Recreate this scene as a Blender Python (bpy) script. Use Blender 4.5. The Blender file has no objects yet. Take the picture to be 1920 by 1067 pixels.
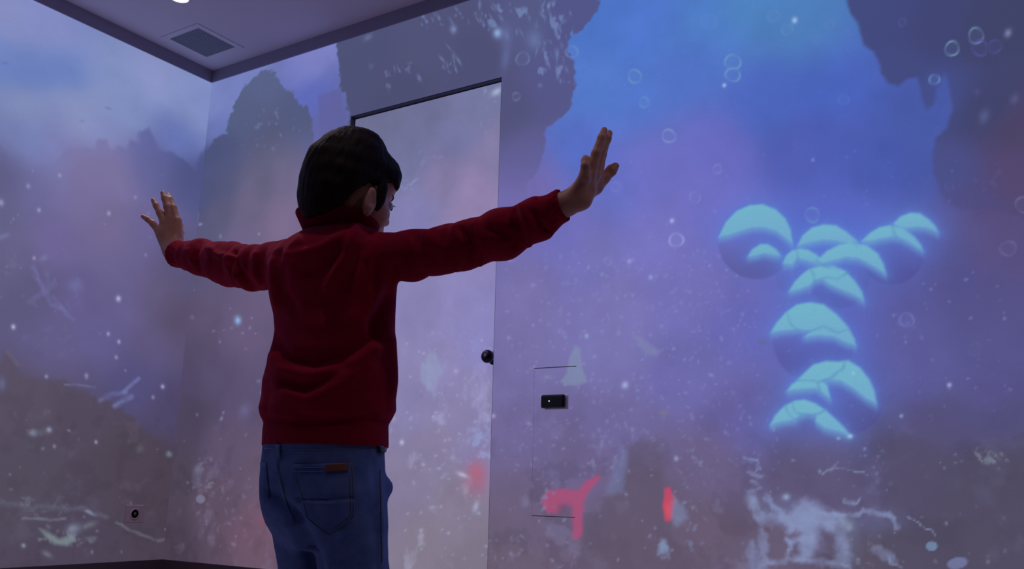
import bpy, math, random
import numpy as np
from mathutils import Matrix, Vector
from mathutils.bvhtree import BVHTree

scene = bpy.context.scene
COL = scene.collection

# ------------------------------------------------------------------ camera
F, YAW, PITCH, ROLL = 1731.75, 0.5775, 0.2197, 0.0251
CAM = np.array([3.4526, -2.6353, 0.58])
_f = np.array([-math.sin(YAW) * math.cos(PITCH), math.cos(YAW) * math.cos(PITCH), math.sin(PITCH)])
_r = np.array([math.cos(YAW), math.sin(YAW), 0.0])
_u = np.cross(_r, _f)
CR = math.cos(ROLL) * _r + math.sin(ROLL) * _u
CU = -math.sin(ROLL) * _r + math.cos(ROLL) * _u
CF = _f
cd = bpy.data.cameras.new('camera')
cd.sensor_width = 36.0
cd.lens = F * 36.0 / 1920.0
cd.clip_start = 0.05
cam = bpy.data.objects.new('camera', cd)
COL.objects.link(cam)
M = Matrix.Identity(4)
for i in range(3):
    M[i][0], M[i][1], M[i][2], M[i][3] = CR[i], CU[i], -CF[i], CAM[i]
cam.matrix_world = M
scene.camera = cam

# ------------------------------------------------------------------ world, lights, exposure
w = bpy.data.worlds.new('world')
scene.world = w
w.use_nodes = True
w.node_tree.nodes['Background'].inputs[0].default_value = (0.05, 0.05, 0.09, 1)
w.node_tree.nodes['Background'].inputs[1].default_value = 0.1
scene.view_settings.view_transform = 'Standard'
scene.view_settings.look = 'None'
scene.view_settings.exposure = 0.0
scene.view_settings.gamma = 1.0
scene.view_settings.use_curve_mapping = False
LAMP_POWER = 12.0            # each recessed downlight (the spots are placed with their fixtures)
LAMP_COLOR = (1.0, 0.86, 0.9)
PICTURE = 0.97              # light the projected picture gives off

ROOM_X, ROOM_Y, H_CEIL, H_PIC, H_BASE = 5.2, -4.4, 2.50, 2.44, 0.26

# ------------------------------------------------------------------ small helpers
def ray(px, py):
    return CF + CR * (px - 960.0) / F - CU * (py - 533.5) / F

def P(px, py, d):
    return CAM + ray(px, py) * d

def on_right(px, py):          # point of the right wall (plane y=0): (x, z)
    d = ray(px, py); t = -CAM[1] / d[1]
    q = CAM + d * t
    return np.array([q[0], q[2]])

def on_left(px, py):           # point of the left wall (plane x=0): (y, z)
    d = ray(px, py); t = -CAM[0] / d[0]
    q = CAM + d * t
    return np.array([q[1], q[2]])

def on_ceil(px, py, z=H_CEIL):
    d = ray(px, py); t = (z - CAM[2]) / d[2]
    q = CAM + d * t
    return q[0], q[1]

def project(V):
    d = V - CAM
    z = d @ CF
    return 960 + F * (d @ CR) / z, 533.5 - F * (d @ CU) / z

def s2l(c):
    c = np.clip(np.asarray(c, float), 0, 1)
    return np.where(c <= 0.04045, c / 12.92, ((c + 0.055) / 1.055) ** 2.4)

def rgb(r, g, b):
    v = s2l(np.array([r, g, b]) / 255.0)
    return (float(v[0]), float(v[1]), float(v[2]), 1.0)

def link(o, parent=None):
    COL.objects.link(o)
    if parent is not None:
        o.parent = parent
    return o

def mesh_np(name, V, Fq, mat=None, parent=None, smooth=False):
    me = bpy.data.meshes.new(name)
    V = np.ascontiguousarray(V, dtype=np.float32)
    Fq = np.ascontiguousarray(Fq, dtype=np.int32)
    n, k = Fq.shape
    me.vertices.add(len(V)); me.vertices.foreach_set('co', V.ravel())
    me.loops.add(n * k); me.loops.foreach_set('vertex_index', Fq.ravel())
    me.polygons.add(n)
    me.polygons.foreach_set('loop_start', np.arange(0, n * k, k, dtype=np.int32))
    me.polygons.foreach_set('loop_total', np.full(n, k, dtype=np.int32))
    me.update(calc_edges=True)
    if smooth:
        me.polygons.foreach_set('use_smooth', np.ones(n, dtype=bool))
    if mat: me.materials.append(mat)
    o = bpy.data.objects.new(name, me)
    return link(o, parent)

def mesh_py(name, V, Fs, mat=None, parent=None, smooth=False):
    me = bpy.data.meshes.new(name)
    me.from_pydata([tuple(map(float, v)) for v in V], [], Fs)
    if smooth:
        for p in me.polygons: p.use_smooth = True
    me.update()
    if mat: me.materials.append(mat)
    return link(bpy.data.objects.new(name, me), parent)

def box_geo(x0, x1, y0, y1, z0, z1, b=0.0):
    """box with chamfered edges (b) as verts/faces"""
    if b <= 0:
        V = [(x, y, z) for x in (x0, x1) for y in (y0, y1) for z in (z0, z1)]
        return V, [(0, 1, 3, 2), (4, 6, 7, 5), (0, 4, 5, 1), (2, 3, 7, 6), (0, 2, 6, 4), (1, 5, 7, 3)]
    import bmesh
    bm = bmesh.new()
    V = [bm.verts.new((x, y, z)) for x in (x0, x1) for y in (y0, y1) for z in (z0, z1)]
    for f in [(0, 1, 3, 2), (4, 6, 7, 5), (0, 4, 5, 1), (2, 3, 7, 6), (0, 2, 6, 4), (1, 5, 7, 3)]:
        bm.faces.new([V[i] for i in f])
    bmesh.ops.bevel(bm, geom=bm.edges[:], offset=b, segments=3, profile=0.5, affect='EDGES')
    bm.verts.index_update()
    vs = [tuple(v.co) for v in bm.verts]; fs = [tuple(v.index for v in f.verts) for f in bm.faces]
    bm.free()
    return vs, fs

def boxes(name, L, mat=None, parent=None, b=0.0):
    V, Fs = [], []
    for a in L:
        v, f = box_geo(*a, b=b)
        n = len(V); V += v; Fs += [tuple(i + n for i in q) for q in f]
    return mesh_py(name, V, Fs, mat, parent)

def tube(name, pts, rad, mat=None, parent=None, seg=8):
    pts = [Vector(p) for p in pts]
    V, Fs = [], []
    for i, p in enumerate(pts):
        t = (pts[min(i + 1, len(pts) - 1)] - pts[max(i - 1, 0)]).normalized()
        a = t.orthogonal().normalized(); b = t.cross(a)
        if i and abs(a.dot(pa)) < 2:
            a = (pa - t * pa.dot(t)).normalized(); b = t.cross(a)
        pa = a
        r = rad[i] if hasattr(rad, '__len__') else rad
        for k in range(seg):
            th = 2 * math.pi * k / seg
            V.append(p + a * (r * math.cos(th)) + b * (r * math.sin(th)))
    n = len(pts)
    for i in range(n - 1):
        for k in range(seg):
            Fs.append((i * seg + k, i * seg + (k + 1) % seg, (i + 1) * seg + (k + 1) % seg, (i + 1) * seg + k))
    Fs.append(tuple(range(seg - 1, -1, -1))); Fs.append(tuple((n - 1) * seg + k for k in range(seg)))
    return mesh_py(name, V, Fs, mat, parent, True)

def lathe(name, prof, origin, axis, mat=None, parent=None, seg=32, xs=1.0, ys=1.0):
    """prof: list of (radius, height) along axis"""
    ax = Vector(axis).normalized(); a = ax.orthogonal().normalized()
    if abs(ax.z) < .5: a = Vector((0, 0, 1))
    b = ax.cross(a); o = Vector(origin)
    V, Fs = [], []
    for r, h in prof:
        for k in range(seg):
            th = 2 * math.pi * k / seg
            V.append(o + ax * h + a * (r * xs * math.cos(th)) + b * (r * ys * math.sin(th)))
    for i in range(len(prof) - 1):
        for k in range(seg):
            Fs.append((i * seg + k, i * seg + (k + 1) % seg, (i + 1) * seg + (k + 1) % seg, (i + 1) * seg + k))
    Fs.append(tuple(range(seg - 1, -1, -1))); Fs.append(tuple((len(prof) - 1) * seg + k for k in range(seg)))
    return mesh_py(name, V, Fs, mat, parent, True)

def tag(o, label=None, cat=None, group=None, kind=None):
    for k, v in (('label', label), ('category', cat), ('group', group), ('kind', kind)):
        if v: o[k] = v
    return o

# ------------------------------------------------------------------ materials
def mat_base(name):
    m = bpy.data.materials.new(name); m.use_nodes = True
    nt = m.node_tree
    return m, nt, nt.nodes['Principled BSDF']

def mat_simple(name, col, rough=0.6, metal=0.0, noise=0.12, scale=30.0, bump=0.0, spec=0.5, bscale=None):
    m, nt, b = mat_base(name)
    tc = nt.nodes.new('ShaderNodeTexCoord'); n = nt.nodes.new('ShaderNodeTexNoise')
    n.inputs['Scale'].default_value = scale; n.inputs['Detail'].default_value = 4
    nt.links.new(tc.outputs['Object'], n.inputs['Vector'])
    mx = nt.nodes.new('ShaderNodeMix'); mx.data_type = 'RGBA'
    c = np.array(col[:3])
    mx.inputs[6].default_value = (*(c * (1 - noise)), 1); mx.inputs[7].default_value = (*np.clip(c * (1 + noise), 0, 1), 1)
    nt.links.new(n.outputs['Fac'], mx.inputs[0]); nt.links.new(mx.outputs[2], b.inputs['Base Color'])
    b.inputs['Roughness'].default_value = rough; b.inputs['Metallic'].default_value = metal
    b.inputs['Specular IOR Level'].default_value = spec
    if bump > 0:
        n2 = nt.nodes.new('ShaderNodeTexNoise'); n2.inputs['Scale'].default_value = bscale or scale * 6
        nt.links.new(tc.outputs['Object'], n2.inputs['Vector'])
        bp = nt.nodes.new('ShaderNodeBump'); bp.inputs['Strength'].default_value = bump; bp.inputs['Distance'].default_value = 0.002
        nt.links.new(n2.outputs['Fac'], bp.inputs['Height']); nt.links.new(bp.outputs['Normal'], b.inputs['Normal'])
    return m

def mat_picture(name, base):
    """painted wall that carries the projected picture: its light is stored on the wall's points"""
    m, nt, b = mat_base(name)
    at = nt.nodes.new('ShaderNodeAttribute'); at.attribute_name = 'picture'
    tc = nt.nodes.new('ShaderNodeTexCoord')
    n = nt.nodes.new('ShaderNodeTexNoise'); n.inputs['Scale'].default_value = 140.0; n.inputs['Detail'].default_value = 2
    nt.links.new(tc.outputs['Object'], n.inputs['Vector'])
    mr = nt.nodes.new('ShaderNodeMapRange'); mr.inputs[3].default_value = PICTURE * 0.95; mr.inputs[4].default_value = PICTURE * 1.05
    nt.links.new(n.outputs['Fac'], mr.inputs[0])
    b.inputs['Base Color'].default_value = base
    b.inputs['Roughness'].default_value = 0.85; b.inputs['Specular IOR Level'].default_value = 0.15
    nt.links.new(at.outputs['Color'], b.inputs['Emission Color'])
    nt.links.new(mr.outputs[0], b.inputs['Emission Strength'])
    m.cycles.emission_sampling = 'NONE'
    return m

M_PIC = mat_picture('projected_wall_paint', rgb(58, 58, 66))
M_DOORPIC = mat_picture('projected_door_paint', rgb(70, 70, 76))
M_CEIL = mat_simple('ceiling_paint', rgb(222, 212, 222), 0.9, noise=0.02, scale=3, bump=0.05, bscale=200, spec=.2)
M_TRIM = mat_simple('shadow_gap_trim', rgb(156, 148, 168), 0.7, noise=0.05)
M_DARKWALL = mat_simple('dark_wall_paint', rgb(62, 58, 74), 0.9, noise=0.05, scale=4)
M_FLOOR = mat_simple('grey_floor', rgb(190, 184, 190), 0.55, noise=0.15, scale=8, bump=.1)  # paled so that the floor bounces light onto the ceiling
M_BASE = mat_simple('dark_baseboard', rgb(66, 52, 66), 0.6, noise=0.08)
M_JAMB = mat_simple('door_jamb_dark', rgb(70, 68, 92), 0.6)
M_VENT = mat_simple('vent_grille_grey', rgb(166, 168, 180), 0.6, noise=.08)
M_VENTF = mat_simple('vent_frame_white', rgb(222, 212, 222), 0.7, noise=.03)
M_BLACK = mat_simple('black_plastic', rgb(9, 9, 13), 0.35, noise=.1)
M_GREY = mat_simple('grey_plastic', rgb(226, 222, 232), 0.5)
M_METAL = mat_simple('dark_bronze_metal', rgb(48, 46, 60), 0.28, metal=0.9)
M_LEATHER = mat_simple('brown_leather_label', rgb(118, 62, 48), 0.6, bump=.3)
M_THREAD = mat_simple('denim_thread', rgb(96, 82, 96), 0.8)
M_THREAD2 = mat_simple('pale_thread', rgb(120, 128, 165), 0.8)
M_SHOE = mat_simple('dark_shoe_canvas', rgb(40, 42, 60), 0.8, bump=.3)
M_SOLE = mat_simple('white_rubber_sole', rgb(190, 188, 190), 0.6)
M_EYE = mat_simple('eye_white', rgb(215, 210, 208), 0.2, noise=.02)
M_IRIS = mat_simple('brown_iris', rgb(50, 28, 18), 0.2)

def mat_emit(name, col, s):
    m, nt, b = mat_base(name)
    b.inputs['Base Color'].default_value = (.8, .8, .8, 1)
    b.inputs['Emission Color'].default_value = col
    b.inputs['Emission Strength'].default_value = s
    return m
M_LAMP = mat_emit('downlight_glow', (1, .95, .93, 1), 6.0)
M_LED = mat_emit('small_led', (.9, .93, 1, 1), 0.6)

def mat_cloth(name, dark, light, sheen, wave_scale, bump, twill=False, tint=(1, 1, 1, 1)):
    m, nt, b = mat_base(name)
    tc = nt.nodes.new('ShaderNodeTexCoord')
    n = nt.nodes.new('ShaderNodeTexNoise'); n.inputs['Scale'].default_value = 22 if twill else 9; n.inputs['Detail'].default_value = 6
    n.inputs['Roughness'].default_value = .65
    nt.links.new(tc.outputs['Object'], n.inputs['Vector'])
    cr = nt.nodes.new('ShaderNodeValToRGB')
    cr.color_ramp.elements[0].position = .3; cr.color_ramp.elements[1].position = .72
    cr.color_ramp.elements[0].color = dark; cr.color_ramp.elements[1].color = light
    nt.links.new(n.outputs['Fac'], cr.inputs[0])
    nt.links.new(cr.outputs[0], b.inputs['Base Color'])
    wv = nt.nodes.new('ShaderNodeTexWave'); wv.inputs['Scale'].default_value = wave_scale; wv.inputs['Distortion'].default_value = 1.0
    wv.bands_direction = 'DIAGONAL' if twill else 'X'
    nt.links.new(tc.outputs['Object'], wv.inputs['Vector'])
    n2 = nt.nodes.new('ShaderNodeTexNoise'); n2.inputs['Scale'].default_value = 350; nt.links.new(tc.outputs['Object'], n2.inputs['Vector'])
    ad = nt.nodes.new('ShaderNodeMath'); ad.operation = 'ADD'
    
    if twill: nt.links.new(wv.outputs['Fac'], ad.inputs[0])
    else: ad.inputs[0].default_value = 0
    nt.links.new(n2.outputs['Fac'], ad.inputs[1]); _ = 0; nt.links.new(n2.outputs['Fac'], ad.inputs[1])
    bp = nt.nodes.new('ShaderNodeBump'); bp.inputs['Strength'].default_value = bump; bp.inputs['Distance'].default_value = .001
    nt.links.new(ad.outputs[0], bp.inputs['Height']); nt.links.new(bp.outputs['Normal'], b.inputs['Normal'])
    b.inputs['Roughness'].default_value = .95; b.inputs['Specular IOR Level'].default_value = .12
    b.inputs['Sheen Weight'].default_value = sheen; b.inputs['Sheen Roughness'].default_value = .5
    b.inputs['Sheen Tint'].default_value = tint
    return m
M_KNIT = mat_cloth('red_knit', rgb(142, 9, 38), rgb(164, 16, 48), .2, 160, .25, tint=rgb(225, 90, 150))
M_COLLAR = mat_cloth('maroon_knit', rgb(116, 7, 36), rgb(134, 10, 42), .05, 200, .3, tint=rgb(255, 90, 110))
M_DENIM = mat_cloth('blue_denim', rgb(84, 106, 158), rgb(116, 138, 186), .05, 300, .3, True, tint=rgb(160, 180, 255))
M_POCKET = mat_cloth('blue_denim_pocket', rgb(80, 102, 154), rgb(110, 132, 182), .05, 300, .3, True, tint=rgb(160, 180, 255))

m, nt, b = mat_base('skin')
tc = nt.nodes.new('ShaderNodeTexCoord'); n = nt.nodes.new('ShaderNodeTexNoise'); n.inputs['Scale'].default_value = 40
nt.links.new(tc.outputs['Object'], n.inputs['Vector'])
cr = nt.nodes.new('ShaderNodeValToRGB')
cr.color_ramp.elements[0].color = rgb(196, 132, 108); cr.color_ramp.elements[1].color = rgb(222, 160, 132)
nt.links.new(n.outputs['Fac'], cr.inputs[0]); nt.links.new(cr.outputs[0], b.inputs['Base Color'])
b.inputs['Roughness'].default_value = .5; b.inputs['Subsurface Weight'].default_value = .12
b.inputs['Subsurface Radius'].default_value = (.008, .003, .0015); b.inputs['Subsurface Scale'].default_value = 1.0
M_SKIN = m

m, nt, b = mat_base('dark_brown_hair')
tc = nt.nodes.new('ShaderNodeTexCoord')
mp = nt.nodes.new('ShaderNodeMapping'); mp.inputs['Scale'].default_value = (260, 260, 30)
n = nt.nodes.new('ShaderNodeTexNoise'); n.inputs['Scale'].default_value = 1.0; n.inputs['Detail'].default_value = 4
nt.links.new(tc.outputs['Object'], mp.inputs[0]); nt.links.new(mp.outputs[0], n.inputs['Vector'])
cr = nt.nodes.new('ShaderNodeValToRGB')
cr.color_ramp.elements[0].color = rgb(10, 7, 8); cr.color_ramp.elements[1].color = rgb(48, 27, 20)
nt.links.new(n.outputs['Fac'], cr.inputs[0]); nt.links.new(cr.outputs[0], b.inputs['Base Color'])
bp = nt.nodes.new('ShaderNodeBump'); bp.inputs['Strength'].default_value = .6; bp.inputs['Distance'].default_value = .002
nt.links.new(n.outputs['Fac'], bp.inputs['Height']); nt.links.new(bp.outputs['Normal'], b.inputs['Normal'])
b.inputs['Roughness'].default_value = .65; b.inputs['Specular IOR Level'].default_value = .12
M_HAIR = m

# ------------------------------------------------------------------ the projected picture, painted in wall metres
def vnoise(x, y, seed):
    rs = np.random.RandomState(seed); T = rs.rand(256, 256)
    xi = np.floor(x).astype(int); yi = np.floor(y).astype(int)
    fx = x - xi; fy = y - yi
    fx = fx * fx * (3 - 2 * fx); fy = fy * fy * (3 - 2 * fy)
    g = lambda a, c: T[a & 255, c & 255]
    return (g(xi, yi) * (1 - fx) + g(xi + 1, yi) * fx) * (1 - fy) + (g(xi, yi + 1) * (1 - fx) + g(xi + 1, yi + 1) * fx) * fy

def fbm(x, y, seed, o=4):
    s = 0; a = .5; t = 0
    for k in range(o):
        s = s + a * vnoise(x * 2 ** k + 7.3 * k, y * 2 ** k + 3.1 * k, seed + k); t += a; a *= .55
    return s / t

def smooth(e0, e1, x):
    t = np.clip((x - e0) / (e1 - e0), 0, 1)
    return t * t * (3 - 2 * t)

class Painter:
    """a picture on a wall rectangle: U, V are the wall's grid lines (m), to_wall takes photo points to wall points"""
    def __init__(s, U, V, to_wall):
        s.U, s.V, s.tw = U, V, to_wall
        s.C = np.zeros((len(V), len(U), 3))
        s.UU, s.VV = np.meshgrid(U, V)

    def win(s, lo, hi):
        if s.U[0] > s.U[-1]:
            raise ValueError
        i0 = np.searchsorted(s.U, lo[0]); i1 = np.searchsorted(s.U, hi[0]) + 1
        j0 = np.searchsorted(s.V, lo[1]); j1 = np.searchsorted(s.V, hi[1]) + 1
        return slice(max(j0, 0), j1), slice(max(i0, 0), i1)

    def field(s, pts, power=3.0, soft=0.10, warp=0.0):
        Q = np.array([s.tw(p[0], p[1]) for p in pts]); K = np.array([p[2] for p in pts], float) / 255.
        uu, vv = s.UU, s.VV
        if warp:
            uu = uu + warp * (fbm(s.UU * 2.2, s.VV * 2.2, 5) - .5); vv = vv + warp * (fbm(s.UU * 2.2, s.VV * 2.2, 15) - .5)
        W = np.zeros_like(uu); A = np.zeros_like(s.C)
        for q, k in zip(Q, K):
            d2 = (uu - q[0]) ** 2 + (vv - q[1]) ** 2 + soft * soft
            wgt = d2 ** (-power * .75)
            W += wgt; A += wgt[..., None] * k
        return A / W[..., None]

    def jac(s, px, py):
        c = s.tw(px, py)
        J = np.stack([s.tw(px + 1, py) - c, s.tw(px, py + 1) - c], 1)
        return c, np.linalg.inv(J), np.abs(J).sum(1)

    def blend(s, w_, color, a):
        a = np.clip(a, 0, 1)[..., None]
        col = color[w_] if isinstance(color, np.ndarray) and color.ndim == 3 else np.array(color, float) / 255.
        s.C[w_] = s.C[w_] * (1 - a) + col * a

    def local(s, px, py, R):
        c, Ji, ext = s.jac(px, py)
        w_ = s.win(c - ext * R, c + ext * R)
        du, dv = s.UU[w_] - c[0], s.VV[w_] - c[1]
        return w_, Ji[0, 0] * du + Ji[0, 1] * dv, Ji[1, 0] * du + Ji[1, 1] * dv

    def ring(s, px, py, r, color, a=.5, width=1.8, sq=0.0, inner=0.0):
        w_, x, y = s.local(px, py, r + 8)
        if x.size == 0: return
        th = np.arctan2(y, x)
        rr = np.hypot(x, y) * (1 + .05 * np.sin(2 * th + px) + .035 * np.sin(3 * th + py))
        al = a * np.exp(-((rr - r) / width) ** 2) * (.75 + .35 * np.sin(th * 2 + px * .7)) + inner * smooth(r, r - 3, rr)
        s.blend(w_, color, al)

    def blob(s, px, py, rx, ry, color, a=.6, ang=0.0, hard=False):
        w_, x, y = s.local(px, py, max(rx, ry) * (2.6 if not hard else 1.4) + 2)
        if x.size == 0: return
        ca, sa = math.cos(ang), math.sin(ang)
        q = ((x * ca + y * sa) / rx) ** 2 + ((-x * sa + y * ca) / ry) ** 2
        s.blend(w_, color, a * (smooth(1.25, .7, q) if hard else np.exp(-q)))

    def polyd(s, pts, pad, jag=0.0, jscale=30., seed=3, smoothpts=False):
        """signed distance (m, inside negative) to a polygon given by photo points"""
        Q = np.array([s.tw(*p) for p in pts])
        w_ = s.win(Q.min(0) - pad, Q.max(0) + pad)
        x, y = s.UU[w_], s.VV[w_]
        if jag:
            x = x + jag * (fbm(s.UU[w_] * jscale, s.VV[w_] * jscale, seed) - .5) * 2
            y = y + jag * (fbm(s.UU[w_] * jscale, s.VV[w_] * jscale, seed + 20) - .5) * 2
        best = np.full(x.shape, 1e9); ins = np.zeros(x.shape, bool)
        n = len(Q)
        for i in range(n):
            a, c = Q[i], Q[(i + 1) % n]
            e = c - a; L = e @ e + 1e-12
            t = np.clip(((x - a[0]) * e[0] + (y - a[1]) * e[1]) / L, 0, 1)
            best = np.minimum(best, np.hypot(x - a[0] - t * e[0], y - a[1] - t * e[1]))
            if a[1] != c[1]:
                cr_ = ((a[1] > y) != (c[1] > y)) & (x < (c[0] - a[0]) * (y - a[1]) / (c[1] - a[1]) + a[0])
                ins ^= cr_
        return w_, np.where(ins, -best, best)

    def poly(s, pts, color, a=1.0, soft=.006, jag=0.0, jscale=30., seed=3):
        w_, d = s.polyd(pts, soft * 3 + jag * 2, jag, jscale, seed)
        s.blend(w_, color, a * smooth(soft, -soft, d))

    def stroke(s, pts, width_px, color, a=.6, soft=.5, jag=0.0, seed=7):
        soft = min(1.0, soft + .35); jag = jag or .004
        Q = np.array([s.tw(*p) for p in pts])
        mid = pts[len(pts) // 2]
        sc = abs(s.tw(mid[0], mid[1] + 1)[1] - s.tw(*mid)[1])
        wd = width_px * .5 * sc
        pad = wd * 2 + jag * 2
        w_ = s.win(Q.min(0) - pad, Q.max(0) + pad)
        x, y = s.UU[w_], s.VV[w_]
        if x.size == 0: return
        if jag:
            x = x + jag * (fbm(x * 40, y * 40, seed) - .5) * 2; y = y + jag * (fbm(x * 40, y * 40, seed + 9) - .5) * 2
        best = np.full(x.shape, 1e9)
        for i in range(len(Q) - 1):
            p, c = Q[i], Q[i + 1]; e = c - p; L = e @ e + 1e-12
            t = np.clip(((x - p[0]) * e[0] + (y - p[1]) * e[1]) / L, 0, 1)
            best = np.minimum(best, np.hypot(x - p[0] - t * e[0], y - p[1] - t * e[1]))
        s.blend(w_, color, a * smooth(wd * (1 + soft), wd * (1 - soft), best) * np.clip(.1 + 1.5 * fbm(s.UU[w_] * 36, s.VV[w_] * 36, seed + 31), .15, 1.05))

    def specks(s, n, x0, x1, y0, y1, seed, colors, amin=.15, amax=.5, rmin=1.2, rmax=3.2):
        rs = random.Random(seed)
        for _ in range(n):
            r = rmin + (rmax - rmin) * rs.random() ** 2.2
            s.blob(rs.uniform(x0, x1), rs.uniform(y0, y1), r, r * rs.uniform(.8, 1.6), rs.choice(colors), rs.uniform(amin, amax), rs.uniform(0, 3))

    def debris(s, cx, cy, rx, ry, n, seed, color, a=.35, lmin=6, lmax=22, wmin=2.5, wmax=7, ang=None, spread=.9):
        """a clump of light flecks (coral, leaves, foam): patchy noise inside an ellipse and a few loose flecks"""
        w_, x, y = s.local(cx, cy, max(rx, ry) * 1.7)
        if x.size:
            an = ang if ang is not None else .4 * seed
            ca, sa = math.cos(an), math.sin(an)
            l_, t_ = x * ca + y * sa, -x * sa + y * ca
            wd = .5 * (wmin + wmax); ln = wd * (2.2 if ang is not None else 1.3)
            wx = 6 * (vnoise(x / 17 + seed, y / 17, seed + 3) - .5); wy = 6 * (vnoise(x / 17, y / 17 + seed, seed + 5) - .5)
            f = fbm((l_ + wx) / ln * .42 + seed * 3.7, (t_ + wy) / wd * .42 + 11.3, seed, 4)
            q = (x / rx) ** 2 + (y / ry) ** 2
            dens = min(1., n * (lmin + lmax) * .5 * wd / (3.14 * rx * ry) * 1.1)
            th0 = .66 - .20 * dens
            s.blend(w_, color, 1.15 * a * smooth(th0, th0 + .15, f - .10 * q) * smooth(2.2, .6, q))
        rs = random.Random(seed)
        for _ in range(int(n * .55)):
            th, r = rs.uniform(0, 6.283), rs.random() ** .6
            k = rs.uniform(.25, .55)
            L_ = rs.uniform(lmin, lmax) * .5
            s.blob(cx + rx * r * math.cos(th), cy + ry * r * math.sin(th), L_ * .55, max(1.3, rs.uniform(wmin, wmax) * k), color, a * rs.uniform(.4, 1.1), (ang if ang is not None else rs.uniform(0, 3.1)) + rs.uniform(-.4, .4))

#PAINT_BEGIN
LIGHTS = [(150, 150, 205), (165, 175, 215), (140, 155, 210)]

def paint_right(p):
    water = [
        (1130, 20, (72, 116, 208)), (1200, 60, (74, 118, 212)), (1400, 15, (74, 132, 200)), (1500, 50, (74, 128, 196)),
        (1330, 60, (74, 124, 206)), (1560, 190, (68, 98, 196)), (1200, 190, (78, 116, 208)), (1130, 170, (78, 120, 208)),
        (1300, 140, (78, 114, 208)), (1450, 190, (72, 102, 198)), (1100, 280, (82, 108, 204)), (1160, 330, (98, 108, 200)), (1250, 320, (106, 108, 198)),
        (1350, 300, (102, 104, 198)), (1500, 290, (78, 92, 186)), (1650, 280, (70, 88, 180)), (1720, 230, (68, 88, 172)), (1560, 250, (72, 90, 182)),
        (1060, 420, (108, 106, 190)), (1100, 470, (114, 111, 186)), (1250, 450, (116, 112, 194)), (1310, 390, (112, 110, 202)), (1010, 360, (112, 104, 178)),
        (1000, 560, (118, 110, 172)), (1150, 560, (120, 115, 184)), (1300, 560, (112, 108, 186)), (1150, 650, (119, 115, 182)),
        (1000, 680, (114, 108, 168)), (1300, 700, (108, 104, 178)), (1400, 600, (102, 102, 188)), (1000, 800, (108, 98, 150)),
        (1150, 790, (110, 102, 160)), (1400, 790, (98, 92, 160)), (1700, 500, (88, 88, 164)), (1800, 500, (82, 80, 142)), (1560, 420, (86, 100, 200)),
        (1880, 450, (86, 76, 128)), (1700, 650, (90, 88, 156)), (1850, 620, (84, 82, 142)), (1850, 740, (86, 82, 144)), (1600, 640, (90, 92, 180)),
        (1000, 950, (106, 92, 124)), (1090, 860, (106, 94, 138)), (1200, 950, (102, 88, 116)), (1180, 1030, (106, 89, 113)), (960, 1050, (104, 90, 112)),
        (1500, 880, (96, 87, 126)), (1330, 880, (104, 92, 132)), (1700, 860, (86, 80, 122)), (1850, 900, (78, 72, 100)), (1850, 1040, (82, 74, 97)),
        (1400, 1040, (100, 87, 113)), (1650, 1050, (86, 78, 99)), (1310, 1000, (102, 87, 112)), (1920, 300, (84, 68, 112)),
        (405, 190, (118, 132, 196)), (445, 175, (114, 126, 194)), (600, 110, (120, 126, 198)), (590, 185, (88, 102, 188)), (620, 225, (94, 98, 164)), (410, 240, (104, 118, 186)),
        (390, 300, (74, 80, 130)), (375, 370, (70, 76, 122)), (420, 360, (74, 78, 116)), (415, 420, (84, 82, 116)), (470, 400, (100, 91, 124)), (530, 420, (116, 98, 134)), (500, 350, (84, 84, 116)), (400, 440, (80, 80, 114)), (540, 340, (104, 96, 132)),
        (440, 460, (104, 92, 132)), (375, 500, (80, 76, 112)), (365, 580, (86, 76, 108)), (450, 620, (100, 85, 122)), (395, 600, (87, 76, 108)), (355, 720, (76, 67, 100)), (368, 650, (79, 70, 100)), (345, 800, (72, 63, 88)),
        (450, 730, (88, 76, 111)), (400, 720, (83, 72, 106)), (420, 850, (92, 78, 108)), (400, 950, (94, 76, 98)), (480, 1000, (108, 82, 104)),
        (330, 900, (74, 64, 82)), (325, 1030, (72, 60, 78)), (480, 880, (98, 80, 106)),
        (2150, 100, (70, 66, 108)), (2150, 600, (78, 74, 125)), (2200, 1000, (76, 70, 92)),
    ]
    p.C = p.field(water, soft=.09, warp=.12)
    n = fbm(p.UU * 9, p.VV * 9, 71, 5) - .5
    p.C *= (1 + .10 * n)[..., None]
    # soft pale haze and dark clumps in the lower half
    low = smooth(1.05, .55, p.VV)
    n2 = fbm(p.UU * 14, p.VV * 14, 91, 5)
    p.C *= (1 - .07 * low * smooth(.5, .7, n2))[..., None]
    p.C += (low * smooth(.6, .78, fbm(p.UU * 11 + 9, p.VV * 11, 33, 5)))[..., None] * np.array([.04, .055, .07])
    # cypress by the corner
    tree = p.field([(500, 150, (84, 94, 134)), (460, 220, (80, 90, 126)), (560, 230, (80, 88, 124)), (500, 290, (80, 84, 116)), (420, 290, (72, 80, 120)), (500, 340, (96, 90, 124))], soft=.08)
    w_, d = p.polyd([(372, 300), (378, 284), (392, 280), (405, 258), (425, 250), (432, 215), (445, 185), (458, 160), (478, 146), (492, 132), (515, 136), (528, 162), (545, 168), (556, 190), (578, 200), (586, 235), (592, 300), (600, 470), (372, 470)], .06, .020, 46, 5)
    fade = smooth(0, 1, (p.VV[w_] - 1.82) / .30)
    p.blend(w_, tree, .92 * smooth(.007, -.007, d) * fade)
    p.poly([(596, 178), (640, 165), (650, 260), (600, 300)], (92, 94, 160), .7, .01, .008)
    p.debris(520, 220, 45, 60, 26, 11, (122, 138, 178), .5, 5, 16, 3, 7, 1.3, .6)
    p.debris(470, 260, 30, 40, 10, 12, (120, 136, 176), .25, 4, 10, 2.5, 5)
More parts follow.
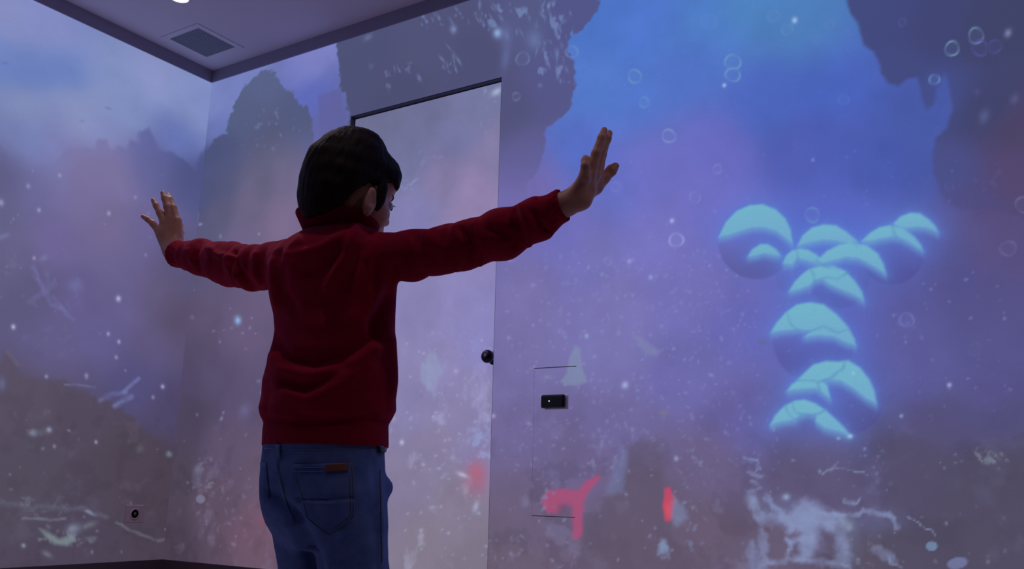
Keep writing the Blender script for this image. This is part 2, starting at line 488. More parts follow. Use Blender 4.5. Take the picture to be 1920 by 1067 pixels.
    # big dark rock face round the door
    rock = p.field([(660, 120, (74, 78, 116)), (800, 90, (78, 80, 118)), (900, 120, (76, 76, 114)), (760, 170, (74, 76, 112)), (1000, 40, (84, 88, 132)), (1060, 30, (80, 82, 136)), (960, 200, (80, 80, 122)),
                    (1030, 150, (84, 84, 138)), (980, 300, (94, 90, 146)), (960, 400, (106, 100, 150))], soft=.08)
    w_, d = p.polyd([(632, 95), (632, 60), (1000, -80), (1160, -60), (1126, -10), (1120, 20), (1105, 42), (1088, 60), (1070, 64), (1066, 95), (1076, 120), (1079, 175), (1066, 205), (1046, 226), (1022, 240), (1022, 288), (1002, 325),
                     (988, 352), (986, 470), (930, 520), (640, 520), (654, 215), (648, 190), (637, 150)], .08, .018, 42, 9)
    fade = smooth(0, 1, (p.VV[w_] - 1.50) / .34)
    p.blend(w_, rock, .95 * smooth(.006, -.006, d) * fade)
    for a_ in ((930, 35, 95, 36, 40, 21, 1.2), (1030, 50, 45, 60, 26, 22, 1.5), (820, 40, 40, 25, 12, 23, 1.2), (850, 115, 40, 30, 10, 24, 1.2), (1040, 120, 40, 60, 26, 25, 1.4), (740, 140, 60, 30, 8, 26, 1.2)):
        p.debris(a_[0], a_[1], a_[2], a_[3], a_[4], a_[5], (122, 146, 200), .52, 8, 34, 3, 8, a_[6], .35)
    p.blob(933, 62, 8, 9, (150, 185, 235), .9); p.blob(850, 55, 6, 8, (130, 150, 200), .7); p.blob(948, 66, 12, 22, (104, 116, 176), .5)
    p.blob(690, 70, 9, 5, (120, 130, 175), .5, -.6); p.blob(1002, 75, 14, 18, (112, 134, 190), .5); p.blob(948, 108, 8, 24, (104, 116, 178), .5, .15)
    # dark rock hanging at the top right
    dk = p.field([(1640, 40, (64, 70, 126)), (1760, 60, (62, 66, 116)), (1850, 60, (62, 66, 104)), (1690, 130, (64, 72, 128)), (1850, 200, (62, 66, 108)), (1900, 330, (84, 70, 114)), (1780, 330, (72, 78, 140)), (1820, 380, (78, 74, 130)), (1760, 180, (66, 76, 140)), (1915, 240, (76, 66, 104))], soft=.06)
    w_, d = p.polyd([(1578, -60), (1590, 10), (1597, 28), (1612, 50), (1620, 82), (1640, 95), (1654, 138), (1668, 156), (1684, 163), (1702, 148), (1720, 146), (1727, 180), (1738, 204), (1752, 196), (1760, 160), (1772, 140), (1782, 165), (1786, 205), (1776, 240),
                     (1756, 256), (1748, 290), (1752, 330), (1770, 372), (1800, 392), (1860, 392), (2010, 430), (2200, 430), (2200, -90)], .05, .006, 26, 13)
    p.blend(w_, dk, .93 * smooth(.008, -.008, d))
    p.blob(1755, 150, 16, 14, (66, 84, 168), .6)
    p.blob(1845, 218, 9, 14, (100, 112, 165), .5, .3); p.blob(1902, 186, 7, 10, (112, 104, 165), .45, .5); p.blob(1890, 62, 6, 8, (150, 150, 205), .7, .4); p.blob(1832, 172, 5, 6, (96, 84, 150), .5)
    p.debris(1840, 340, 50, 40, 12, 31, (88, 90, 150), .3, 8, 20, 3, 8)
    # specks drifting in the water
    p.specks(380, 945, 1420, 470, 840, 41, LIGHTS, .12, .42, 1.5, 3.4)
    p.specks(120, 1400, 1900, 480, 900, 42, LIGHTS, .15, .55, 1.4, 3.0)
    p.specks(40, 1150, 1800, 250, 480, 43, LIGHTS, .1, .3, 1.4, 2.6)
    p.debris(1160, 560, 160, 120, 60, 44, (142, 138, 205), .22, 5, 14, 3, 6)
    p.debris(1320, 620, 90, 150, 40, 45, (138, 136, 205), .22, 5, 16, 2.5, 5)
    p.specks(46, 345, 520, 420, 1040, 46, [(140, 150, 195), (130, 120, 160)], .3, .8, 1.5, 3.2)
    p.blob(446, 601, 6, 7.5, (130, 180, 235), .95); p.poly([(355, 414), (368, 402), (373, 400), (370, 416), (362, 421)], (112, 128, 172), .75, .012, .004); p.blob(357, 413, 8, 3, (100, 116, 160), .5)
    p.blob(925, 780, 4, 4, LIGHTS[1], .8)
    # faint green fish
    p.poly([(1058, 720), (1050, 712), (1062, 700), (1068, 668), (1078, 648), (1088, 652), (1092, 690), (1102, 716), (1084, 722)], (126, 146, 176), .6, .006, .004)
    p.poly([(1185, 628), (1200, 632), (1222, 650), (1240, 658), (1232, 668), (1210, 664)], (124, 136, 180), .5, .008, .004)
    p.blob(1030, 706, 10, 5, (130, 145, 172), .35); p.blob(1244, 774, 8, 6, (128, 122, 130), .5); p.blob(1430, 640, 6, 5, (92, 92, 120), .6)
    # dark shapes of the sea bed
    p.poly([(1176, 836), (1200, 826), (1236, 822), (1246, 900), (1256, 1000), (1300, 1090), (1070, 1090), (1095, 990), (1120, 950), (1165, 900)], (90, 80, 104), .55, .02, .012)
    p.poly([(1440, 850), (1560, 830), (1640, 870), (1640, 900), (1560, 960), (1440, 930)], (88, 80, 116), .5, .02, .014)
    p.poly([(1640, 830), (1700, 820), (1790, 850), (1990, 800), (1990, 1090), (1650, 1090), (1660, 950)], (80, 74, 98), .55, .03, .02)
    p.poly([(1700, 770), (1780, 740), (1850, 760), (1990, 720), (1990, 830), (1760, 830)], (78, 74, 112), .45, .03, .02)
    # red fish
    p.poly([(1018, 932), (1028, 920), (1060, 914), (1086, 920), (1096, 902), (1122, 890), (1128, 897), (1106, 922), (1094, 942), (1092, 1000), (1086, 1010), (1074, 1008), (1072, 950), (1056, 946), (1044, 962), (1030, 962), (1018, 946)], (176, 72, 116), .85, .009, .006)
    p.blob(1042, 946, 12, 9, (172, 74, 114), .5); p.blob(1056, 952, 12, 10, (112, 74, 108), .8)
    p.poly([(1246, 915), (1256, 912), (1266, 940), (1260, 976), (1248, 978), (1242, 950)], (205, 64, 98), .9, .005, .003); p.blob(1252, 956, 6, 14, (232, 82, 92), .6)
    # pale corals
    cor = (124, 134, 178)
    for a_ in ((1150, 810, 40, 40, 18, 51), (1130, 870, 50, 40, 20, 52), (1020, 930, 30, 30, 14, 53), (960, 1020, 45, 40, 16, 54), (1290, 950, 40, 45, 22, 55), (1243, 1030, 14, 22, 9, 56), (1300, 870, 50, 60, 16, 57), (1395, 880, 40, 40, 12, 58), (1000, 850, 60, 50, 16, 59), (1060, 1050, 50, 20, 8, 60)):
        p.debris(*a_[:5], a_[5], cor, .42, 6, 24, 3, 8)
    p.poly([(1150, 880), (1172, 840), (1178, 850), (1170, 920), (1150, 928), (1134, 926)], (112, 122, 172), .5, .012, .008)
    p.poly([(1262, 925), (1282, 950), (1290, 970), (1270, 985), (1258, 968)], (124, 140, 184), .55, .01, .008)
    p.poly([(1240, 1010), (1250, 1012), (1254, 1036), (1232, 1040)], (130, 160, 200), .6, .008, .004)
    z6 = lambda L: [(1300 + .323 * a, 780 + .323 * c) for a, c in L]
    cc = (132, 146, 192)
    p.poly(z6([(380, 490), (470, 480), (620, 500), (640, 560), (560, 640), (470, 600), (400, 590)]), (96, 104, 142), .55, .03, .01)
    p.poly(z6([(880, 570), (1040, 550), (1200, 560), (1230, 640), (1120, 660), (960, 700), (900, 660)]), (94, 98, 146), .5, .03, .014)
    p.poly(z6([(510, 590), (600, 550), (690, 515), (750, 540), (760, 590), (870, 575), (880, 640), (800, 650), (740, 660), (710, 730), (680, 800), (620, 830), (650, 700), (570, 680)]), cc, .6, .022, .014)
    p.poly(z6([(850, 560), (940, 640), (960, 760), (900, 860), (840, 820)]), (104, 116, 150), .4, .03, .014)
    p.poly(z6([(330, 740), (410, 780), (430, 900), (320, 900)]), (104, 110, 158), .5, .03, .012)
    for L, wd in (([(330, 480), (365, 540), (395, 620), (412, 700), (410, 800), (400, 890)], 13), ([(430, 480), (500, 570), (560, 660)], 10), ([(380, 590), (510, 590), (650, 600), (800, 630)], 14), ([(600, 560), (660, 525), (720, 540), (740, 600)], 20),
                  ([(680, 600), (690, 700), (640, 820)], 22), ([(790, 610), (850, 710), (880, 830)], 20), ([(820, 570), (900, 640)], 14), ([(550, 720), (680, 720)], 9), ([(560, 720), (545, 820)], 8), ([(880, 575), (1060, 552), (1130, 565), (1190, 645)], 8),
                  ([(340, 760), (350, 880)], 14), ([(430, 850), (560, 830), (900, 880)], 10), ([(560, 640), (640, 650)], 16), ([(720, 560), (860, 580)], 12), ([(300, 235), (380, 262)], 6), ([(380, 290), (330, 335), (400, 345)], 6), ([(340, 380), (378, 388)], 7),
                  ([(320, 442), (390, 420)], 6), ([(1060, 770), (1150, 830)], 12), ([(1140, 830), (1200, 888)], 5), ([(1250, 590), (1340, 640), (1400, 690)], 3), ([(885, 480), (930, 520), (960, 490)], 5), ([(740, 318), (850, 312), (1000, 350)], 3)):
        p.stroke(z6(L), wd * 1.15, cc, .72, .6, .016)
    p.blob(1408, 936, 11, 11, (132, 146, 190), .6); p.blob(1474, 932, 7, 6, (150, 175, 215), .8)
    p.blob(1747, 1024, 11, 9, (112, 142, 180), .8, hard=True); p.blob(1795, 1056, 20, 11, (118, 130, 180), .7, -.2, hard=True); p.blob(1589, 982, 14, 14, (128, 140, 150), .35)
    p.debris(1860, 853, 34, 16, 18, 61, (132, 146, 160), .5, 10, 24, 3, 6, .8, .4)
    p.debris(1650, 850, 14, 22, 8, 62, (120, 132, 160), .35, 8, 18, 3, 6)
    p.debris(1300, 1010, 24, 26, 8, 63, cor, .4, 8, 20, 4, 8)
    p.debris(1620, 1030, 60, 36, 16, 64, (120, 116, 140), .35, 8, 24, 3, 7)
    p.specks(110, 930, 1900, 850, 1060, 65, [(140, 140, 175), (130, 150, 190)], .2, .7, 1.4, 3.2)
    p.debris(380, 900, 30, 50, 20, 66, (122, 122, 150), .5, 5, 16, 3, 7); p.debris(440, 970, 60, 70, 26, 67, (116, 110, 138), .5, 8, 24, 3, 6)
    p.blob(376, 936, 9, 8, (128, 134, 165), .6, hard=True); p.blob(458, 770, 9, 14, (112, 110, 160), .5, .3); p.blob(372, 880, 8, 8, (120, 124, 150), .5)
    p.blob(500, 975, 14, 10, (158, 70, 92), .5); p.blob(470, 1000, 60, 40, (118, 78, 100), .3)
    # glowing cluster of cyan bubbles
    z = lambda L: [(1320 + .45 * a, 360 + .45 * c) for a, c in L]
    for cx, cy, r, col, a in ((213, 205, 158, (76, 70, 130), .45), (780, 250, 136, (72, 66, 140), .5), (560, 360, 125, (74, 66, 135), .4), (455, 620, 170, (74, 66, 135), .5), (600, 860, 150, (72, 64, 132), .5), (400, 340, 105, (84, 82, 160), .3)):
        X, Y = 1320 + .45 * cx, 360 + .45 * cy; r *= .45
        w_, x, y = p.local(X, Y, r + 10)
        rr = np.hypot(x, y)
        p.blend(w_, col, a * smooth(r + 1, r - 3, rr) * smooth(-.5 * r, .7 * r, y) + .10 * np.exp(-((rr - r) / 2) ** 2))
    for X, Y, rx, ry, a in ((1418, 425, 90, 55, .42), (1550, 460, 110, 70, .42), (1690, 450, 85, 55, .36), (1545, 520, 80, 60, .34), (1525, 610, 95, 60, .42), (1560, 725, 100, 70, .42), (1515, 790, 85, 50, .42)):
        p.blob(X, Y, rx, ry, (84, 104, 214), a * .85)
    cres = [
        [(650, 208), (690, 170), (730, 146), (775, 137), (830, 150), (880, 188), (905, 220), (916, 248), (880, 230), (850, 210), (815, 192), (780, 188), (740, 196), (700, 206)],
        [(785, 132), (820, 100), (860, 85), (900, 88), (940, 115), (965, 140), (980, 172), (950, 160), (915, 150), (880, 148), (845, 152), (815, 150)],
        [(385, 228), (410, 180), (450, 147), (500, 134), (550, 138), (595, 165), (625, 190), (645, 210), (600, 218), (550, 206), (500, 202), (440, 212)],
        [(325, 300), (340, 265), (365, 243), (400, 235), (435, 240), (470, 260), (500, 290), (470, 300), (420, 285), (388, 280), (370, 306)],
        [(470, 285), (510, 245), (560, 220), (620, 210), (680, 222), (725, 255), (750, 300), (762, 348), (720, 322), (680, 298), (640, 278), (590, 274), (530, 290), (490, 300)],
        [(350, 418), (375, 375), (410, 340), (440, 318), (490, 308), (540, 306), (590, 328), (630, 370), (660, 415), (670, 458), (620, 430), (560, 405), (520, 386), (490, 364), (462, 372), (440, 392), (395, 408)],
        [(58, 190), (90, 125), (135, 78), (190, 54), (245, 50), (300, 72), (340, 110), (362, 155), (372, 220), (345, 200), (300, 165), (250, 150), (200, 150), (150, 165), (100, 182)],
        [(178, 273), (200, 238), (235, 216), (265, 216), (300, 236), (325, 268), (290, 266), (250, 258), (215, 268)],
        [(275, 588), (300, 545), (340, 500), (385, 468), (440, 458), (500, 468), (555, 510), (600, 560), (628, 610), (636, 642), (590, 630), (540, 605), (480, 600), (410, 608), (440, 580), (395, 575), (340, 578)],
        [(385, 785), (420, 750), (455, 718), (510, 703), (560, 706), (600, 700), (650, 730), (690, 780), (712, 830), (722, 888), (670, 860), (620, 820), (570, 790), (520, 782), (470, 790), (420, 790)],
        [(342, 832), (365, 800), (395, 782), (440, 782), (490, 784), (515, 805), (530, 868), (500, 845), (465, 820), (410, 822)],
        [(272, 974), (295, 930), (335, 890), (380, 868), (420, 864), (465, 880), (510, 910), (560, 955), (590, 985), (614, 1018), (560, 1000), (500, 985), (462, 955), (465, 930), (430, 925), (395, 935), (385, 950), (330, 958)],
    ]
    G = []
    for k, L in enumerate(cres):
        w_, d = p.polyd(z(L), .09)
        G.append((w_, d))
        p.blend(w_, (84, 128, 222), .42 * np.exp(-np.clip(d, 0, 1) / .011) * (d > -.004) + .20 * np.exp(-np.clip(d, 0, 1) / .040))
    for k, (w_, d) in enumerate(G):
        L = z(cres[k]); top = min(q[1] for q in L); bot = max(q[1] for q in L)
        vt = p.tw(L[0][0], top)[1]; vb = p.tw(L[0][0], bot)[1]
        t = (vt - p.VV[w_]) / (vt - vb)
        t = np.clip(t, 0, 1)
        col = np.array([110, 186, 206]) / 255. * (1 - t[..., None]) + np.array([108, 172, 210]) / 255. * t[..., None]
        a0 = smooth(.004, -.006, d); al = a0.copy()
        for k_ in range(1, 6):                       # the lower edge melts into the bubble
            al[:-k_] = np.maximum(al[:-k_], a0[k_:] * (1 - k_ / 6) * .8)
        full = np.zeros_like(p.C); full[w_] = col
        p.blend(w_, full, .97 * al)
    # creases where the bubbles overlap
    for L in ([(785, 132), (790, 175), (810, 200)], [(470, 285), (500, 310), (560, 318)], [(385, 240), (395, 290)], [(440, 318), (460, 350), (462, 378)], [(462, 370), (510, 355), (560, 362), (600, 335)], [(345, 500), (360, 550), (392, 578)], [(440, 582), (500, 560), (560, 590), (600, 572)], [(385, 785), (470, 792), (530, 775), (580, 735), (590, 705)], [(472, 800), (490, 840)], [(340, 892), (360, 935), (395, 950)], [(370, 880), (380, 915), (430, 935), (480, 925), (508, 908)], [(625, 212), (648, 225)]):
        p.stroke(z(L), 5, (86, 140, 196), .5, .95)
    p.blob(1594, 818, 5, 4, (170, 215, 235), .8); p.blob(1572, 822, 4, 3, (140, 180, 225), .7)
    # bubble rings
    lc, vc = (112, 160, 205), (92, 80, 175)
    for x, y, r, c, a in ((1830, 67, 14, (120, 150, 195), .7), (1785, 91, 13, (120, 160, 190), .75), (1837, 90, 14, vc, .7), (1866, 87, 12, vc, .55), (1752, 149, 9, lc, .6), (1374, 116, 14, lc, .65), (1374, 140, 13, lc, .65), (1190, 143, 12, lc, .6),
                          (1208, 192, 9, lc, .4), (1254, 255, 12, (130, 155, 215), .7), (1268, 450, 12.5, (150, 165, 225), .7), (1345, 317, 8, (140, 140, 210), .4), (1523, 403, 13, lc, .5), (1700, 600, 13, (120, 135, 205), .55), (1890, 466, 14, (110, 110, 165), .6),
                          (1920, 384, 15, (120, 115, 165), .6), (980, 110, 12, (112, 138, 190), .5), (1072, 97, 11, (112, 145, 205), .6), (968, 181, 7, (120, 130, 180), .5), (1582, 187, 9, (90, 115, 205), .4), (1330, 40, 14, (90, 145, 205), .3),
                          (1450, 30, 11, (90, 145, 205), .4), (1476, 56, 10, (95, 145, 205), .45), (1556, 46, 8, (95, 130, 205), .5), (1692, 42, 7, (85, 90, 150), .5), (1303, 370, 10, (135, 140, 215), .35), (1530, 74, 8, (90, 125, 205), .3), (1595, 60, 9, (88, 115, 200), .3),
                          (1155, 350, 9, (125, 130, 215), .4), (1140, 490, 7, (140, 140, 205), .4), (1780, 350, 8, (92, 92, 155), .4), (1757, 245, 8, (84, 96, 165), .4), (1828, 655, 12, (100, 100, 160), .3)):
        p.ring(x, y, r, c, a, 1.9, inner=.07)
    for x, y, r, a in ((1490, 38, 5, .9), (1358, 160, 3.5, .9), (1260, 414, 4, .8), (1524, 300, 3, .4), (1220, 520, 4, .5), (1780, 722, 4, .8), (1690, 780, 3, .7), (1180, 490, 4, .5), (1600, 700, 3, .6), (1172, 722, 6, .7), (1268, 860, 4, .6), (1100, 630, 4, .5)):
        p.blob(x, y, r, r * 1.1, (170, 195, 240), a)
    p.debris(1690, 620, 60, 22, 10, 70, (120, 140, 210), .4, 8, 18, 4, 8)

def paint_door(p):
    base = [(700, 235, (108, 110, 148)), (800, 200, (108, 111, 152)), (900, 175, (114, 118, 162)), (760, 300, (112, 114, 158)), (850, 260, (114, 116, 164)), (925, 300, (130, 122, 166)), (890, 350, (145, 127, 174)), (830, 330, (130, 120, 164)),
            (780, 400, (124, 122, 176)), (870, 420, (148, 130, 178)), (800, 560, (130, 124, 178)), (870, 560, (136, 130, 190)), (900, 640, (134, 130, 192)), (820, 690, (136, 128, 180)), (770, 760, (130, 124, 172)), (870, 760, (134, 126, 172)),
            (800, 850, (132, 122, 158)), (890, 840, (132, 124, 172)), (850, 950, (130, 120, 144)), (780, 1000, (130, 120, 140)), (890, 1040, (124, 114, 134)), (760, 930, (128, 118, 152))]
    p.C = p.field(base, soft=.07, warp=.06)
    n = fbm(p.UU * 12, p.VV * 12, 171, 5) - .5
    p.C *= (1 + .10 * n)[..., None]
    low = smooth(1.2, .7, p.VV)
    p.C += (low * smooth(.58, .8, fbm(p.UU * 16, p.VV * 12, 133, 5)))[..., None] * np.array([.07, .09, .10])
    p.blob(925, 168, 11, 6, (176, 194, 226), .75, -.55); p.debris(915, 165, 16, 24, 10, 171, (142, 158, 205), .5, 8, 20, 3, 6, 2.0, .5)
    p.debris(905, 230, 10, 40, 8, 172, (128, 140, 190), .35, 8, 20, 3, 6, 1.4, .4)
    p.debris(760, 340, 20, 16, 8, 173, (146, 160, 212), .45, 8, 20, 3, 8, 2.3, .4)
    p.debris(800, 300, 60, 40, 6, 174, (136, 142, 190), .25, 8, 20, 3, 6)
    p.debris(840, 680, 70, 100, 60, 175, (150, 148, 205), .3, 5, 16, 3, 7)
    p.debris(800, 690, 24, 40, 14, 176, (140, 160, 195), .4, 8, 26, 5, 12, 1.5, .4)
    p.debris(895, 830, 22, 50, 24, 177, (146, 160, 215), .5, 8, 26, 4, 9)
    p.debris(830, 900, 70, 100, 40, 178, (150, 148, 180), .3, 6, 18, 3, 7)
    p.specks(90, 750, 915, 540, 1050, 179, [(170, 170, 210), (150, 170, 205)], .25, .7, 1.5, 3.4)
    p.blob(887, 895, 22, 30, (176, 92, 120), .75, .1); p.blob(885, 880, 10, 12, (190, 92, 112), .5)
    p.blob(860, 890, 11, 4, (185, 190, 215), .8, .4); p.blob(885, 950, 5, 11, (168, 176, 215), .7, .3); p.blob(746, 829, 4, 5, (190, 195, 225), .8)

def paint_left(p):
    base = [(20, 30, (132, 140, 196)), (100, 50, (126, 136, 198)), (60, 140, (104, 128, 196)), (0, 120, (104, 128, 194)), (130, 130, (106, 130, 198)), (200, 150, (126, 142, 194)), (300, 150, (136, 146, 200)), (150, 215, (124, 138, 186)), (40, 210, (122, 136, 184)), (350, 180, (128, 144, 198)),
            (250, 210, (120, 138, 192)), (50, 265, (106, 122, 182)), (385, 200, (122, 138, 198)), (330, 260, (98, 114, 184)), (200, 250, (116, 128, 186)), (100, 290, (112, 116, 176)),
            (150, 330, (112, 102, 152)), (210, 320, (112, 102, 150)), (280, 310, (84, 86, 146)), (345, 340, (72, 78, 130)), (60, 350, (98, 96, 150)), (0, 330, (80, 80, 124)), (0, 400, (90, 88, 130)), (100, 450, (104, 94, 150)), (200, 420, (109, 97, 144)), (160, 380, (109, 99, 150)), (280, 440, (96, 88, 140)),
            (20, 480, (94, 88, 130)), (60, 560, (86, 81, 122)), (150, 560, (94, 86, 138)), (250, 560, (98, 90, 142)), (340, 500, (84, 78, 118)), (330, 600, (84, 73, 102)), (300, 560, (94, 84, 122)), (100, 650, (92, 86, 134)), (250, 720, (78, 74, 124)), (290, 640, (92, 82, 126)), (200, 640, (92, 86, 140)), (320, 780, (74, 66, 104)),
            (60, 750, (82, 73, 94)), (150, 800, (76, 67, 86)), (50, 850, (78, 72, 90)), (200, 900, (76, 66, 81)), (290, 880, (72, 60, 76)), (100, 950, (78, 71, 90)), (50, 1020, (76, 66, 86)), (250, 1020, (71, 59, 76)), (10, 950, (76, 72, 92)), (-200, 200, (120, 132, 190)), (-200, 600, (84, 80, 124)), (-200, 900, (76, 68, 86))]
    p.C = p.field(base, soft=.10, warp=.08)
    p.C *= (1 + .09 * (fbm(p.UU * 7, p.VV * 9, 271, 5) - .5))[..., None]
    # pale clouds and a bluer gap
    p.blob(60, 135, 110, 26, (98, 124, 194), .45, .05); p.blob(120, 185, 120, 22, (130, 142, 188), .4)
    p.blob(90, 60, 80, 30, (134, 142, 198), .4, .2)
    p.blob(203, 203, 6, 2, (92, 104, 150), .6, .3); p.blob(155, 227, 5, 2.5, (100, 112, 160), .5); p.blob(10, 118, 7, 2.5, (88, 104, 160), .5)
    # misty wood on the horizon
    wd = p.field([(20, 330, (82, 82, 128)), (80, 330, (98, 96, 150)), (150, 320, (112, 102, 152)), (210, 320, (112, 100, 150)), (280, 300, (82, 86, 146)), (345, 330, (72, 78, 132)), (270, 270, (88, 96, 160)), (190, 275, (104, 102, 162))], soft=.13)
    w_, d = p.polyd([(-300, 262), (-40, 262), (2, 272), (12, 292), (28, 302), (42, 318), (62, 322), (88, 308), (108, 296), (122, 280), (150, 276), (176, 278), (182, 258), (198, 264), (208, 282), (222, 272), (236, 280), (246, 262), (262, 268), (260, 246), (280, 240), (292, 262), (294, 280), (316, 284), (340, 294), (356, 312), (364, 322), (372, 300), (382, 280), (420, 270), (420, 470), (-300, 470)], .06, .014, 24, 31)
    fade = smooth(0, 1, (p.VV[w_] - 1.68) / .36)
    p.blend(w_, wd, .85 * smooth(.012, -.012, d) * fade)
    # dark rocks below
    rk = p.field([(40, 740, (84, 74, 94)), (150, 780, (78, 68, 86)), (250, 860, (74, 63, 78)), (60, 900, (78, 71, 88)), (300, 920, (72, 60, 74)), (150, 1000, (74, 65, 84))], soft=.08)
    w_, d = p.polyd([(-300, 690), (-10, 690), (8, 660), (30, 690), (44, 708), (120, 714), (170, 742), (226, 768), (262, 800), (300, 840), (345, 866), (420, 860), (420, 1100), (-300, 1100)], .08, .02, 18, 37)
    p.blend(w_, rk, .85 * smooth(.014, -.014, d))
    lo = smooth(1.0, .85, p.VV)
    p.C *= (1 - .05 * lo * smooth(.5, .7, fbm(p.UU * 16, p.VV * 16, 291, 5)))[..., None]
    p.C += (lo * smooth(.6, .8, fbm(p.UU * 14 + 3, p.VV * 16, 233, 5)))[..., None] * np.array([.02, .026, .03])
    # pale drifting weeds
    pc = (108, 110, 172)
    p.stroke([(60, 500), (84, 545), (96, 570), (118, 582), (138, 600)], 9, pc, .5, .8, .01)
    p.stroke([(55, 566), (78, 552), (92, 540), (86, 515)], 9, pc, .45, .8, .01)
    p.stroke([(100, 556), (122, 582)], 6, pc, .4, .8)
    p.blob(142, 535, 14, 12, (112, 116, 178), .5); p.debris(100, 545, 60, 40, 18, 301, pc, .3, 8, 22, 4, 9)
    p.debris(20, 500, 30, 30, 10, 302, (104, 104, 150), .3, 8, 20, 4, 8); p.debris(100, 640, 60, 24, 16, 303, (100, 100, 164), .3, 8, 26, 5, 10, -.7, .4)
    p.stroke([(232, 735), (246, 722), (260, 710)], 7, (112, 118, 178), .7, .6); p.stroke([(188, 750), (210, 740), (236, 736)], 9, (108, 112, 168), .65, .7); p.stroke([(216, 762), (232, 752), (246, 744)], 9, (118, 130, 190), .7, .7)
    p.stroke([(122, 721), (150, 722), (178, 726)], 4, (112, 112, 158), .6); p.stroke([(12, 660), (26, 672), (34, 685)], 7, (104, 92, 116), .5, .8)
    p.blob(4, 720, 6, 12, (100, 112, 165), .6); p.debris(60, 770, 60, 14, 8, 304, (104, 94, 112), .4, 10, 26, 4, 9)
    p.blob(62, 812, 8, 6, (130, 140, 170), .8); p.blob(92, 806, 5, 5, (150, 155, 185), .9); p.blob(78, 810, 14, 6, (98, 104, 116), .5)
    p.debris(70, 810, 24, 8, 6, 305, (112, 122, 130), .4, 6, 14, 3, 5)
    # foam on the lower edge
    p.stroke([(0, 942), (50, 950), (110, 952), (160, 956), (200, 970)], 9, (100, 102, 122), .5, .9, .012)
    p.stroke([(42, 972), (80, 974), (122, 973)], 5, (124, 130, 142), .6, .7, .006)
    p.poly([(74, 990), (95, 1000), (112, 1010), (134, 1004), (140, 1012), (126, 1024), (104, 1020), (86, 1008)], (122, 142, 142), .8, .010, .006)
    p.blob(138, 992, 14, 10, (122, 132, 160), .75, -.3); p.blob(168, 984, 14, 6, (116, 126, 140), .55, -.3); p.debris(130, 1000, 60, 24, 24, 306, (120, 130, 148), .6, 8, 24, 4, 9)
    p.stroke([(162, 958), (180, 966)], 6, (130, 140, 170), .7); p.stroke([(218, 980), (240, 992), (270, 1005), (298, 1015), (320, 1008)], 5, (112, 114, 130), .55, .8, .006)
    p.blob(170, 1010, 10, 4, (112, 116, 136), .6); p.blob(88, 1039, 10, 5, (124, 132, 150), .6, .5); p.blob(44, 1023, 4, 4, (150, 156, 185), .8)
    p.debris(70, 950, 90, 18, 24, 307, (108, 110, 132), .5, 8, 24, 3, 7); p.debris(250, 840, 30, 20, 6, 308, (98, 98, 110), .4, 6, 16, 3, 7)
    p.blob(317, 852, 6, 5, (118, 132, 150), .8); p.blob(262, 842, 7, 8, (104, 104, 116), .5, .6)
    for x, y, r, a in ((222, 560, 4.5, .95), (25, 613, 4, .95), (112, 329, 3, .5), (53, 349, 3.5, .5), (73, 394, 3.5, .6), (204, 400, 3.5, .6), (203, 626, 3, .7), (223, 641, 3, .8), (218, 670, 3, .6), (305, 725, 3.5, .8), (287, 745, 3, .5), (87, 706, 3, .6), (162, 704, 3.5, .5), (64, 484, 3, .6), (2, 380, 5, .6), (102, 837, 3, .5), (180, 829, 3, .7), (254, 370, 3, .35)):
        p.blob(x, y, r, r * 1.2, (175, 180, 222), a)
    p.stroke([(2, 446), (14, 440)], 8, (112, 118, 170), .6, .9); p.blob(82, 484, 8, 5, (124, 128, 180), .5, -.5)
    p.specks(40, 0, 330, 300, 1040, 309, LIGHTS, .15, .5, 1.4, 2.8)
#PAINT_END

def refine(a, b, step, cuts=()):
    """grid lines from a to b about `step` apart that pass through every cut"""
    ks = sorted(set([a, b] + [c for c in cuts if a < c < b]))
    out = [a]
    for p_, q in zip(ks[:-1], ks[1:]):
        n_ = max(1, int(round((q - p_) / step)))
        out += list(p_ + (q - p_) * np.arange(1, n_ + 1) / n_)
    return np.array(out)

def picture_grid(name, U, V, C, to_xyz, mat, holes=(), parent=None, flip=False):
    nu, nv = len(U), len(V)
    UU, VV = np.meshgrid(U, V)
    XYZ = to_xyz(UU.ravel(), VV.ravel())
    j, i = np.meshgrid(np.arange(nv - 1), np.arange(nu - 1), indexing='ij')
    keep = np.ones((nv - 1, nu - 1), bool)
    uc, vc = (U[:-1] + U[1:]) / 2, (V[:-1] + V[1:]) / 2
    for a, b, c, d in holes:
        keep &= ~((uc[None, :] > a) & (uc[None, :] < b) & (vc[:, None] > c) & (vc[:, None] < d))
    j, i = j[keep], i[keep]
    k = j * nu + i
    Fq = np.stack([k, k + 1, k + nu + 1, k + nu], 1)
    if flip: Fq = Fq[:, ::-1]
    used = np.zeros(nu * nv, bool); used[Fq.ravel()] = True
    idx = np.cumsum(used) - 1
    o = mesh_np(name, XYZ[used], idx[Fq], mat, parent)
    col = np.ones((int(used.sum()), 4), np.float32)
    C = C + .09 * (C.mean(-1, keepdims=True) - C)              # mutes the picture's colours a little towards grey
    col[:, :3] = s2l(C).reshape(-1, 3)[used]
    at = o.data.attributes.new('picture', 'FLOAT_COLOR', 'POINT')
    at.data.foreach_set('color', col.ravel())
    return o

# ------------------------------------------------------------------ room
DX0, DX1, DH = 0.917, 1.667, 2.080          # door opening
AX0, AX1, AZ0, AZ1 = on_right(1002, 690)[0], on_right(1078, 970)[0], 0.5016, 0.9844   # access panel

def xyz_right(u, v): return np.stack([u, np.zeros_like(u), v], 1)
def xyz_left(u, v): return np.stack([np.zeros_like(u), u, v], 1)

